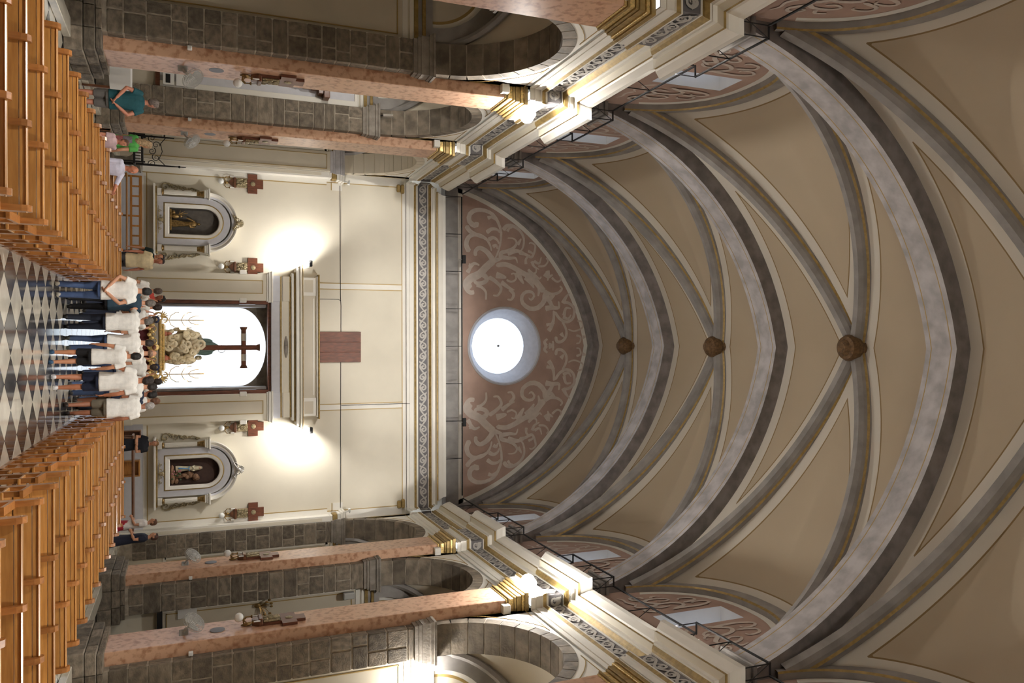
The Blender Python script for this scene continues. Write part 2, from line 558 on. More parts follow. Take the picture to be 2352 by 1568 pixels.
        for q in (-1, 1): nk.cbox(X(XW - .22), X(XW + .05), c + q * (PW + .01), c + q * (PW + .2), 9.78, 9.98, .01)
        nk.build('capital_block', K['white'], pi)
    # chapels: partition walls, outer wall, groin vaults
    XO = 11.4
    for i, c in enumerate(cents):
        last = i == len(CS)
        y0, y1 = (c - .62, c + .62) if not last else (YB - .36, YB)
        pw = empty('chapel_partition', (s * (XJ) - wall.location.x, y0, 0), parent=wall)
        MB().box(X(XJ - .02), X(XO), y0, y1, 0, 10.6).build('partition_wall', K['beige'], pw)
        dado = MB(); dado.box(X(XJ + .0), X(XO), y0 - .02, y0, 0, 1.45); dado.build('dado', K['cream' if s > 0 else 'beige'], pw)
        tr = MB()
        for (a, b, z0, z1, mi) in ((XJ + .01, XJ + .10, 1.55, 7.3, 0), (XJ + .01, XO, 7.22, 7.35, 0), (XJ + .01, XO, 1.5, 1.6, 0), (XJ + .16, XJ + .185, 1.75, 7.1, 1), (XJ + .16, XO, 7.08, 7.105, 1), (XJ + .16, XO, 1.75, 1.775, 1)):
            tr.box(X(a), X(b), y0 - .018, y0, z0, z1, mi)
        tr.build('panel_border', [K['white'], K['goldline']], pw)
        co = MB()
        for (q, z0, z1, mi) in ((.03, 7.4, 7.5, 0), (.07, 7.5, 7.6, 1), (.05, 7.6, 7.7, 2), (.1, 7.7, 7.78, 1), (.12, 7.78, 7.95, 2)):
            co.box(X(XJ), X(XO), y0 - q, y0, z0, z1, mi)
        co.build('chapel_cornice', [K['white'], K['gold'], K['grey']], pw)
        # arch bands on the lunette above
        xc, Rr = 9.45, 1.9
        an = [PI * k / 32 for k in range(33)]
        lb = MB()
        for (r0, r1, d, mi) in ((1.35, 1.42, .01, 1), (1.42, 1.55, .008, 0), (1.55, 1.9, .12, 2)):
            f0 = [(X(xc - r0 * math.cos(t)), y0 - d, ZI + r0 * math.sin(t)) for t in an]
            f1 = [(X(xc - r1 * math.cos(t)), y0 - d, ZI + r1 * math.sin(t)) for t in an]
            lb.grid([f0, f1], mi)
            lb.grid([f0, [(p[0], y0, p[2]) for p in f0]], mi)
        lb.build('lunette_bands', [K['white'], K['goldline'], K['grey']], pw)
    outer = MB().box(X(XO), X(XO + .4), YR, YB, 0, 10.6)
    outer.build('chapel_outer_wall', K['beige'], wall)
    for i in range(-1, len(CS)):
        a = CS[i] + .62 if i >= 0 else YR
        b = CS[i + 1] - .62 if i + 1 < len(CS) else YB - .36
        m = MB(); yc = (a + b) / 2; R1 = (b - a) / 2; rows = []
        for p in range(25):
            x = XJ - .05 + (XO - XJ + .1) * p / 24; row = []
            for q in range(25):
                t = -math.cos(PI * q / 24); y = yc + t * R1
                h1 = 2.2 * math.sqrt(max(0, 1 - t * t)); u = (x - 9.45) / 1.97; h2 = 1.9 * math.sqrt(max(0, 1 - u * u))
                row.append((X(x), y, ZI + max(h1, h2) + .04))
            rows.append(row)
        m.grid(rows)
        m.build('chapel_vault', K['beige'], wall, smooth=60)
        rb = MB()
        for (px, py) in ((-1, -1), (1, -1), (-1, 1), (1, 1)):
            path = []
            for k in range(15):
                t = k / 14; ang = t * PI / 2
                path.append((X(9.45 + px * 1.95 * math.cos(ang)), yc + py * R1 * math.cos(ang), ZI + 2.06 * math.sin(ang)))
            rb.tube(path, .1, 6)
        rb.build('chapel_rib', K['grey'], wall, smooth=50)
        MB().box(X(XJ), X(XO + .4), a - .7, b + .7, 10.6, 10.7).build('chapel_roof', K['grey'], wall)
    return wall
wall_left = side_wall(-1)
wall_right = side_wall(1)

# ---------------- entablature round the nave
ENT = [(.0, 10.5), (.03, 10.5), (.03, 10.62), (.06, 10.62), (.06, 10.78), (.10, 10.80), (.13, 10.88), (.13, 10.92), (.05, 10.94), (.05, 10.97),
       (.02, 10.97), (.02, 11.38), (.05, 11.38), (.05, 11.41), (.10, 11.43), (.16, 11.50), (.16, 11.54), (.20, 11.54), (.20, 11.64), (.36, 11.66), (.36, 11.72), (.40, 11.74), (.46, 11.84), (.50, 11.90), (.52, 12.0), (.0, 12.0), (-.8, 12.0)]
ENTM = [0, 0, 0, 0, 0, 1, 0, 0, 0, 0, 2, 0, 0, 1, 1, 0, 0, 0, 3, 1, 0, 0, 0, 0, 4, 4]
def nave_path(s):
    x = s * (XW - .04); xr = s * (XF - .05); p = [(x, YR)]
    for c in CS:
        p += [(x, c - .86), (xr, c - .86), (xr, c + .86), (x, c + .86)]
    p += [(x, YB - .55), (s * (XW - .16), YB - .55)]
    return p
pl_, pr_ = nave_path(-1), nave_path(1)
back_path = [(-(XW - .16), YB - .55), (-(XW - .16), YB - .08), (XW - .16, YB - .08), (XW - .16, YB - .55)]
EM = [K['white'], K['gold'], K['friezebg'], K['cream'], K['grey']]
def frieze_scroll(mb, a, b, z0, z1, plane, flip=1):
    # running vine scroll with curled volutes
    L_ = b - a; n = max(1, round(L_ / .42)); st = L_ / n; zm = (z0 + z1) / 2; h = (z1 - z0)
    for k in range(n):
        u = a + k * st; q = 1 if k % 2 == 0 else -1
        scroll_ribbon(mb, [(u, zm), (u + st * .25, zm + q * h * .30), (u + st * .62, zm + q * h * .30), (u + st * .95, zm), (u + st, zm - q * h * .05)], .07, .06, plane, .006, n=12)
        cx_, cz = u + st * .48, zm - q * h * .04
        sp = [(cx_ + math.cos(t_) * rr, cz + q * math.sin(t_) * rr) for t_, rr in ((PI * .9, st * .42), (PI * 1.25, h * .34), (PI * 1.6, h * .30), (PI * 2.0, h * .25), (PI * 2.5, h * .18), (PI * 3.1, h * .10), (PI * 3.6, h * .04))]
        scroll_ribbon(mb, sp, .05, .085, plane, .006, n=14)
        scroll_ribbon(mb, [(u + st * .1, zm + q * h * .1), (u + st * .02, zm + q * h * .36), (u - st * .12, zm + q * h * .38)], .09, .03, plane, .006, n=6)
trims = []
for nm, path, lab in (('trim_1', pl_, 'white and gilt entablature running along the nave wall to the left of the door'), ('trim_2', pr_[::-1], 'white and gilt entablature running along the nave wall to the right of the door'), ('trim_3', back_path[:], 'white and gilt entablature crossing the wall above the door')):
    if nm == 'trim_3': path = [(p[0], p[1]) for p in back_path]
    e = empty(nm, (0, 0, 10.5)); tag(e, lab, 'cornice', kind='structure')
    m = MB(); sweep_plan(m, path, ENT, ENTM)
    m.build('entablature', EM, e)
    fm = MB()
    P = [Vector(p) for p in path]
    for i in range(len(P) - 1):
        d = P[i + 1] - P[i]; l = d.length
        if l < .3: continue
        d.normalize(); nn = Vector((d.y, -d.x)); base = P[i]
        def plane(u, v, o, base=base, d=d, nn=nn):
            q = base + d * u + nn * (.02 + o); return (q.x, q.y, v)
        if max(P[i].y, P[i + 1].y) < 11: continue
        frieze_scroll(fm, .05, l - .05, 11.01, 11.35, plane)
    fm.build('frieze_scrolls', K['friezefg'], e)
    trims.append(e)

# ---------------- vault
ceil = empty('ceiling', (0, 0, 12)); tag(ceil, 'ribbed cross vault of cream webs and grey arches over the nave', 'vault', kind='structure')
def zarch(x, r=ARC_R): return ARC_Z + math.sqrt(max(0, r * r - (abs(x) + ARC_C) ** 2))
def arch_pts(r, n=30, z_lo=12.0):
    out = []
    f0 = math.asin((z_lo - ARC_Z) / r); f1 = math.acos(ARC_C / r)
    for k in range(n + 1):
        f = f0 + (f1 - f0) * k / n; out.append((-ARC_C + r * math.cos(f), ARC_Z + r * math.sin(f)))
    left = [(-x, z) for x, z in out]
    return left + out[::-1][1:]
for c in CS:
    y0, y1 = c - .41, c + .41
    R0, R1 = arch_pts(ARC_R), arch_pts(ARC_R + .46)
    m = MB()
    yy = [(y0, 1), (y0 + .13, 2), (y0 + .155, 0), (y1 - .155, 2), (y1 - .13, 1), (y1, None)]
    for (ya, mi), (yb, _) in zip(yy, yy[1:]):
        m.grid([[(x, ya, z) for x, z in R0], [(x, yb, z) for x, z in R0]], 0 if mi in (0, 1) else 2)
    m.grid([[(x, y0, z) for x, z in R0], [(x, y0, z) for x, z in R1]], 1)
    m.grid([[(x, y1, z) for x, z in R0], [(x, y1, z) for x, z in R1]], 1)
    m.build('transverse_arch', [K['greymarble'], K['greydark'], K['goldline']], ceil, smooth=30)
    for s in (-1, 1):
        cb = MB(); X = lambda a: s * a
        for (q, z0, z1) in ((.0, 12.0, 12.35), (.06, 12.35, 12.42), (.03, 12.42, 12.62), (.10, 12.62, 12.70), (.16, 12.70, 12.86), (.22, 12.86, 12.95)):
            cb.cbox(X(6.52 - q), X(6.9), c - .34 - q, c + .34 + q, z0, z1, .02)
        cb.build('corbel', K['grey'], ceil)

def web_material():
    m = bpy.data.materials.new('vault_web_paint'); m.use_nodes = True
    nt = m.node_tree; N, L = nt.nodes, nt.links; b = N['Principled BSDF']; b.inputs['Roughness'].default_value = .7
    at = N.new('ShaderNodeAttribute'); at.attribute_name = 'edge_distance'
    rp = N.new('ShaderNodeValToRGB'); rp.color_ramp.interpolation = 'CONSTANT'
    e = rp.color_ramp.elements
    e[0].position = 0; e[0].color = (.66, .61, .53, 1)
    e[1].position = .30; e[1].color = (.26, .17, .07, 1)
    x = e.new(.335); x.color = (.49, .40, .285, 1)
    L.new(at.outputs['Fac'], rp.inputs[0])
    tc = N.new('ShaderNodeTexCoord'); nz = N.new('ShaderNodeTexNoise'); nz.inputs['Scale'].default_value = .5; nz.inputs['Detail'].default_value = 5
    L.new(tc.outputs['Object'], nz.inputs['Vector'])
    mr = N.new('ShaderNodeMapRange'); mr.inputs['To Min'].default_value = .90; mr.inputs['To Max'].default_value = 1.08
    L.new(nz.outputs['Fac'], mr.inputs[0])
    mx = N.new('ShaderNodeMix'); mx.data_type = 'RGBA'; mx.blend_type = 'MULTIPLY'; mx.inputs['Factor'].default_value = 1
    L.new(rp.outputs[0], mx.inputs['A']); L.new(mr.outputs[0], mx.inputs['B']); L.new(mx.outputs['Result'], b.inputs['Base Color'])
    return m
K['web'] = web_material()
XL = 6.70
def fwall(u): return 13.15 + 3.0 * max(0, 1 - abs(u) ** 2.5) ** .5
def seg_dist(P, A):
    d = np.full(len(P), 1e9)
    for i in range(len(A) - 1):
        a, b = A[i], A[i + 1]; ab = b - a; t = np.clip(((P - a) @ ab) / (ab @ ab + 1e-12), 0, 1)
        d = np.minimum(d, np.linalg.norm(P - (a + t[:, None] * ab), axis=1))
    return d
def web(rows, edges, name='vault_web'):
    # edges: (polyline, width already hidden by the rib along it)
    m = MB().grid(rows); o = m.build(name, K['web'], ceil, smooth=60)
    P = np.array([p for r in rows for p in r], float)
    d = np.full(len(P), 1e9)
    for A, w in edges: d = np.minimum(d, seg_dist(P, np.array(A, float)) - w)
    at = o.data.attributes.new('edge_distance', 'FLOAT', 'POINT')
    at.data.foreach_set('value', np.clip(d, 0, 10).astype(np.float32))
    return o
RX = ARC_R + .44
def zdiag(x): return zarch(x, RX) + .05 + .06 * (1 - abs(x) / XL)
def bay(ya, yb, end_arch=True):
    ym = (ya + yb) / 2; hw = (yb - ya) / 2
    n = 40
    tt = [1 - math.cos(PI / 2 * k / n) for k in range(n + 1)]
    diag = {}
    for sx in (-1, 1):
        for sy in (-1, 1):
            diag[sx, sy] = [(sx * XL * (1 - t), ym + sy * hw * (1 - t), zdiag(XL * (1 - t))) for t in tt]
    xs = [XL * (1 - t) for t in tt]
    # transverse webs
    for sy in (-1, 1):
        ye = ya if sy < 0 else yb
        A = [(-x, zarch(x, RX)) for x in xs] + [(x, zarch(x, RX)) for x in xs[::-1][1:]]
        D = diag[-1, sy] + diag[1, sy][::-1][1:]
        rows = []; nn = 26
        for k in range(nn + 1):
            f = k / nn
            rows.append([(p[0], ye + (q[1] - ye) * f, p[1] + (q[2] - p[1]) * f) for p, q in zip(A, D)])
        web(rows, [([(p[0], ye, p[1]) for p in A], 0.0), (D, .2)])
    # lateral webs
    for sx in (-1, 1):
        ys = [p[1] for p in diag[sx, -1]] + [p[1] for p in diag[sx, 1]][::-1][1:]
        D = diag[sx, -1] + diag[sx, 1][::-1][1:]
        Wl = []
        for y, q in zip(ys, D):
            u = (y - ym) / hw; Wl.append((sx * XL, y, min(fwall(u), q[2]) if abs(u) < .999 else q[2]))
        rows = []; nn = 40
        for k in range(nn + 1):
            f = k / nn
            rows.append([(a[0] + (q[0] - a[0]) * f, a[1], a[2] + (q[2] - a[2]) * f + .42 * math.sin(PI * f) * abs(q[0] - a[0]) / XL) for a, q in zip(Wl, D)])
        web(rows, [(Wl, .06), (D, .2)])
        # formeret rib on the lunette
        fm = MB(); wi, wo_ = [], []
        prof = [(.0, .0), (.16, .0), (.20, .05), (.20, .40), (.16, .46), (0, .46)]
        grid = []
        for dx, dz in prof:
            row = []
            for k in range(41):
                u = -math.cos(PI * k / 40) * .995; zt = 13.15 + (3.06 - dz) * max(0, 1 - abs(u) ** 2.5) ** .5
                yw = ym + u * (hw - (dz) * .35); row.append((sx * (XL + .02 - dx), yw, zt))
            grid.append(row)
        for j in range(len(prof) - 1):
            fm.grid([grid[j], grid[j + 1]], 1 if j in (1, 3) else 0)
        fm.build('wall_rib', [K['grey'], K['gold']], ceil, smooth=30)
    # diagonal ribs and boss
    prof = [(-.22, .12), (-.22, -.03), (-.17, -.07), (-.15, -.16), (-.08, -.27), (.08, -.27), (.15, -.16), (.17, -.07), (.22, -.03), (.22, .12)]
    pm = [0, 1, 0, 0, 0, 0, 0, 1, 0]
    for key, D in diag.items():
        dirh = Vector((D[-1][0] - D[0][0], D[-1][1] - D[0][1], 0)).normalized(); side_ = Vector((-dirh.y, dirh.x, 0))
        rows = []
        for so, dz in prof:
            row = []
            for k, p in enumerate(D):
                a = Vector(D[max(k - 1, 0)]); b = Vector(D[min(k + 1, len(D) - 1)]); t = (b - a).normalized()
                nn = side_.cross(t); nn = nn if nn.z > 0 else -nn
                q = Vector(p) + side_ * so + nn * dz; row.append(tuple(q))
            rows.append(row)
        m = MB()
        for j in range(len(prof) - 1): m.grid([rows[j], rows[j + 1]], pm[j])
        m.build('diagonal_rib', [K['grey'], K['gold']], ceil, smooth=35)
    zb = zdiag(0)
    MB().lathe([(.0, zb - .62), (.14, zb - .61), (.2, zb - .56), (.23, zb - .5), (.31, zb - .46), (.36, zb - .36), (.36, zb - .2), (.30, zb - .1), (.34, zb), (.34, zb + .1)], 20, (0, ym, 0)).build('boss', K['boss'], ceil, smooth=35)
K['boss'] = mat('boss_gilding', (.17, .095, .04), .5, metal=.3, var=.4, scale=14, bump=.6, bscale=25)
ends = CS
bay(YR, CS[0] - .41)
for i in range(len(CS)):
    bay(CS[i] + .41, CS[i + 1] - .41 if i + 1 < len(CS) else YB - .3)
# blind roof above the vault keeps the attic dark
MB().box(-9.5, 9.5, YR - .8, YB + .9, 20.6, 20.9).build('roof_slab', K['grey'], ceil)

# ---------------- clerestory walls with painted lunettes and windows
SCROLL = [  # strokes of the painted acanthus, in units of the half width, mirrored
    ([(.06, .35), (.20, .52), (.34, .50), (.40, .36), (.32, .25), (.22, .30), (.25, .40)], .10, .05),
    ([(.40, .36), (.55, .28), (.66, .36), (.64, .50), (.54, .54), (.49, .45), (.55, .40)], .10, .04),
    ([(.62, .30), (.76, .22), (.86, .28), (.84, .38), (.76, .38), (.76, .31)], .08, .03),
    ([(.10, .40), (.08, .62), (.16, .76), (.26, .74), (.27, .64), (.20, .62)], .09, .04),
    ([(.30, .56), (.36, .72), (.48, .74), (.52, .64), (.45, .60)], .08, .04),
    ([(.05, .20), (.18, .12), (.30, .16), (.40, .10), (.52, .16)], .09, .04),
    ([(.52, .14), (.66, .10), (.80, .13), (.92, .10)], .08, .03),
    ([(.70, .44), (.78, .52), (.74, .60)], .08, .03), ([(.30, .30), (.40, .22), (.46, .24)], .07, .02)]
win_n = 2
def clerestory(s):
    side = 'left' if s < 0 else 'right'
    X = lambda a: s * a
    cw = empty('clerestory_wall_' + side, (s * XL, 0, 12)); tag(cw, 'pink frescoed lunette wall with deep windows above the %s cornice' % side, 'wall', kind='structure')
    for i in range(-1, len(CS)):
        a = CS[i] + .41 if i >= 0 else YR; b = CS[i + 1] - .41 if i + 1 < len(CS) else YB - .3
        ym, hw = (a + b) / 2, (b - a) / 2
        wy0, wy1, wz0, wz1 = ym - .32, ym + .62, 13.15, 15.2
        m = MB()
        ft = lambda u: 12.7 + 3.05 * max(0, 1 - abs(u) ** 3) ** .45
        # white and grey dado at the foot
        m.box(X(XL), X(XL + .8), a - .5, b + .5, 12.0, 12.5, 1)
        m.box(X(XL), X(XL + .8), a - .5, b + .5, 12.5, 12.72, 2)
        # lunette field around the window hole
        yk = sorted(set([a - .41, a] + [ym + hw * math.sin(PI / 2 * k / 12) for k in range(-12, 13)] + [wy0, wy1, b, b + .41]))
        for p, q in zip(yk, yk[1:]):
            for side_x in (XL, XL + .8):
                if p >= wy0 - 1e-6 and q <= wy1 + 1e-6:
                    m.grid([[(X(side_x), p, 12.72), (X(side_x), p, wz0)], [(X(side_x), q, 12.72), (X(side_x), q, wz0)]], 0)
                    m.grid([[(X(side_x), p, wz1), (X(side_x), p, 20.6)], [(X(side_x), q, wz1), (X(side_x), q, 20.6)]], 0)
                else:
                    m.grid([[(X(side_x), p, 12.72), (X(side_x), p, 20.6)], [(X(side_x), q, 12.72), (X(side_x), q, 20.6)]], 0)
        # reveals
        for (ya, za, yb_, zb_) in ((wy0, wz0, wy0, wz1), (wy0, wz1, wy1, wz1), (wy1, wz1, wy1, wz0), (wy1, wz0, wy0, wz0)):
            m.grid([[(X(XL), ya, za), (X(XL), yb_, zb_)], [(X(XL + .8), ya, za), (X(XL + .8), yb_, zb_)]], 2)
        m.build('lunette', [K['pinkwall'], K['grey'], K['white']], cw)
        # painted white border just inside the rib
        bd = MB(); r0, r1 = [], []
        for k in range(41):
            u = -math.cos(PI * k / 40) * .97
            r0.append((X(XL - .004), ym + u * (hw - .18), 13.12 + (2.62) * max(0, 1 - abs(u) ** 2.5) ** .5))
            r1.append((X(XL - .004), ym + u * (hw - .34), 13.06 + (2.50) * max(0, 1 - abs(u) ** 2.5) ** .5))
        bd.grid([r0, r1]); bd.build('painted_border', K['white'], cw)
        if b > 12:
            sc = MB()
            def plane(u, v, o): return (X(XL - o), u, v)
            for q in (-1, 1):
                wedge = wy1 if q > 0 else wy0
                lim = ym + q * (hw - .35)
                for pts, w0, w1 in SCROLL:
                    P2 = []
                    for (u, v) in pts:
                        yy = wedge + (lim - wedge) * (u * .9 + .06); uu = abs(yy - ym) / (hw - .3)
                        top = 13.0 + 2.4 * max(0.02, 1 - uu ** 2.5) ** .5
                        P2.append((yy, 12.78 + (top - 12.78) * (v * 1.22)))
                    scroll_ribbon(sc, P2, w0 * 1.25, w1 * 1.2, plane, .004, n=18)
            sc.build('fresco_scrolls', K['pinkfg'], cw)
        global win_n
        if b > 12:
            wn = empty('window_%d' % win_n, (X(XL + .7), (wy0 + wy1) / 2, wz0)); win_n += 1
            tag(wn, 'small clerestory window %s, %s from the door wall' % ('over the left cornice' if s < 0 else 'over the right cornice', {4: 'first', 3: 'second', 2: 'third', 1: 'fourth', 0: 'fifth'}[i]), 'window', kind='structure')
            MB().box(X(XL + .69), X(XL + .7), wy0, wy1, wz0, wz1).build('pane', K['dimpane'], wn)
            fr = MB()
            for yy in (wy0 + .02, (wy0 + wy1) / 2, wy1 - .02): fr.box(X(XL + .66), X(XL + .72), yy - .02, yy + .02, wz0, wz1)
            for zz in (wz0 + .02, (wz0 + wz1) / 2, wz1 - .02): fr.box(X(XL + .66), X(XL + .72), wy0, wy1, zz - .02, zz + .02)
            fr.build('window_frame', K['steel'], wn)
            light('clerestory_daylight', 'AREA', (X(XL + .85), (wy0 + wy1) / 2, (wz0 + wz1) / 2), 1, size=.94, target=(0, (wy0 + wy1) / 2, (wz0 + wz1) / 2), portal=True, size_y=2.05)
def pane_material(name='window_glass', tint=(.9, .93, .97)):
    m = bpy.data.materials.new(name); m.use_nodes = True; nt = m.node_tree; N, L = nt.nodes, nt.links
    for n_ in list(N):
        if n_.type == 'BSDF_PRINCIPLED': N.remove(n_)
    t = N.new('ShaderNodeBsdfTransparent'); t.inputs[0].default_value = (*tint, 1)
    g = N.new('ShaderNodeBsdfGlossy'); g.inputs['Roughness'].default_value = .05
    mx = N.new('ShaderNodeMixShader'); mx.inputs[0].default_value = .06
    L.new(t.outputs[0], mx.inputs[1]); L.new(g.outputs[0], mx.inputs[2])
    L.new(mx.outputs[0], [n_ for n_ in N if n_.type == 'OUTPUT_MATERIAL'][0].inputs[0])
    return m
K['pane'] = pane_material()
K['dimpane'] = pane_material('dimmed_window_glass', (.62, .64, .70))  # darker tint dims the daylight on the clerestory reveals
clerestory(-1); clerestory(1)
# ================================================================ door wall
wb = empty('wall_back', (0, YB, 0)); tag(wb, 'cream end wall with white bands around the open door', 'wall', kind='structure')
TH = .8
m = MB()
m.box(-XJ - 4, -1.72, YB, YB + TH, 0, 12.0); m.box(1.72, XJ + 4, YB, YB + TH, 0, 12.0); m.box(-1.72, 1.72, YB, YB + TH, 5.25, 12.0)
m.build('plaster', K['cream'], wb)
# tympanum with the round window
RZ, RR0, RR1 = 14.79, 1.64, 1.2
def arch_outline(r, zlow, n=40):
    out = []
    f0 = math.asin((zlow - ARC_Z) / r); f1 = math.acos(ARC_C / r)
    for k in range(n + 1):
        f = f0 + (f1 - f0) * k / n; out.append((-ARC_C + r * math.cos(f), ARC_Z + r * math.sin(f)))
    return out + [(-x, z) for x, z in out[::-1][1:]]
def radial(outline, y, y2=None):
    # strip between the round window and an outline seen from its centre
    N_ = len(outline); inner = []
    for (x, z) in outline:
        t = math.atan2(z - RZ, x); inner.append((RR0 * math.cos(t), y, RZ + RR0 * math.sin(t)))
    return [inner, [(x, y, z) for x, z in outline]]
zt = 12.92
top = arch_outline(7.92, zt)
bx = [(top[-1][0] + (top[0][0] - top[-1][0]) * k / 40, zt) for k in range(1, 40)]
outl = top + bx + [top[0]]
m = MB(); m.grid(radial(outl, YB), 0); m.build('tympanum', K['pinkwall'], wb)
# wall behind the vault edge, white and grey bands
o8, o9, o10 = arch_outline(8.10, 12.72), arch_outline(8.16, 12.0), arch_outline(9.4, 12.0)
tw = arch_outline(7.92, 12.72)
m = MB()
m.grid([[(x, YB - .004, z) for x, z in tw], [(x, YB - .004, z) for x, z in o8]], 0)
m.box(-6.9, 6.9, YB - .004, YB + .3, 12.72, zt, 0)
m.box(-7.2, 7.2, YB - .004, YB + .3, 12.0, 12.72, 1)
ot = arch_outline(8.0, 12.0); m.grid([[(x, YB, z) for x, z in ot], [(x, YB, z) for x, z in o10]], 1)
m.build('tympanum_border', [K['white'], K['grey']], wb)
# wall rib
m = MB(); Ra, Rb = arch_outline(8.10, 12.0), arch_outline(8.62, 12.0); Rc = arch_outline(8.22, 12.0)
m.grid([[(x, YB, z) for x, z in Ra], [(x, YB - .2, z) for x, z in Ra]], 2)
m.grid([[(x, YB - .2, z) for x, z in Ra], [(x, YB - .3, z) for x, z in Rc]], 1)
m.grid([[(x, YB - .3, z) for x, z in Rc], [(x, YB - .3, z) for x, z in Rb]], 1)
m.build('end_arch', [K['grey'], K['greydark'], K['grey']], wb, smooth=30)
# mass of the wall around the window, outside skin
m = MB()
out_sq = [(7.4, 12.0), (7.4, 20.6), (-7.4, 20.6), (-7.4, 12.0), (7.4, 12.0)]
sq = []
for (a, b) in zip(out_sq, out_sq[1:]):
    for k in range(16): sq.append((a[0] + (b[0] - a[0]) * k / 16, a[1] + (b[1] - a[1]) * k / 16))
sq.append(sq[0])
inn = []
for x, z in sq:
    t = math.atan2(z - RZ, x); inn.append((RR1 * math.cos(t), YB + TH, RZ + RR1 * math.sin(t)))
m.grid([inn, [(x, YB + TH, z) for x, z in sq]]); m.build('outer_skin', K['grey'], wb)
w1 = empty('window_1', (0, YB + TH, RZ - RR1)); tag(w1, 'round rose window glowing with daylight in the pink end gable', 'window', kind='structure')
m = MB(); ts = [2 * PI * k / 48 for k in range(49)]
K['splay'] = mat('pale_splay_paint', (.52, .51, .53), .6, var=.06)
for (r0, y0, r1, y1) in ((RR0 + .03, YB - .03, RR0 - .03, YB - .03), (RR0 - .03, YB - .03, RR0 - .08, YB + .02), (RR0 - .08, YB + .02, RR1 + .06, YB + TH - .1), (RR1 + .06, YB + TH - .1, RR1, YB + TH), (RR0 + .03, YB - .03, RR0 + .03, YB)):
    m.grid([[(r0 * math.cos(t), y0, RZ + r0 * math.sin(t)) for t in ts], [(r1 * math.cos(t), y1, RZ + r1 * math.sin(t)) for t in ts]])
m.build('splay', K['splay'], w1, smooth=30)
MB().lathe([(RR1, YB + TH - .02), (RR1, YB + TH)], 48, (0, 0, RZ), axis='y').build('pane', K['pane'], w1)
MB().lathe([(.02, -.04), (.055, -.03), (.055, .02), (.02, .03)], 12, (0, YB + TH - .03, RZ), axis='y').build('centre_boss', K['steel'], w1)
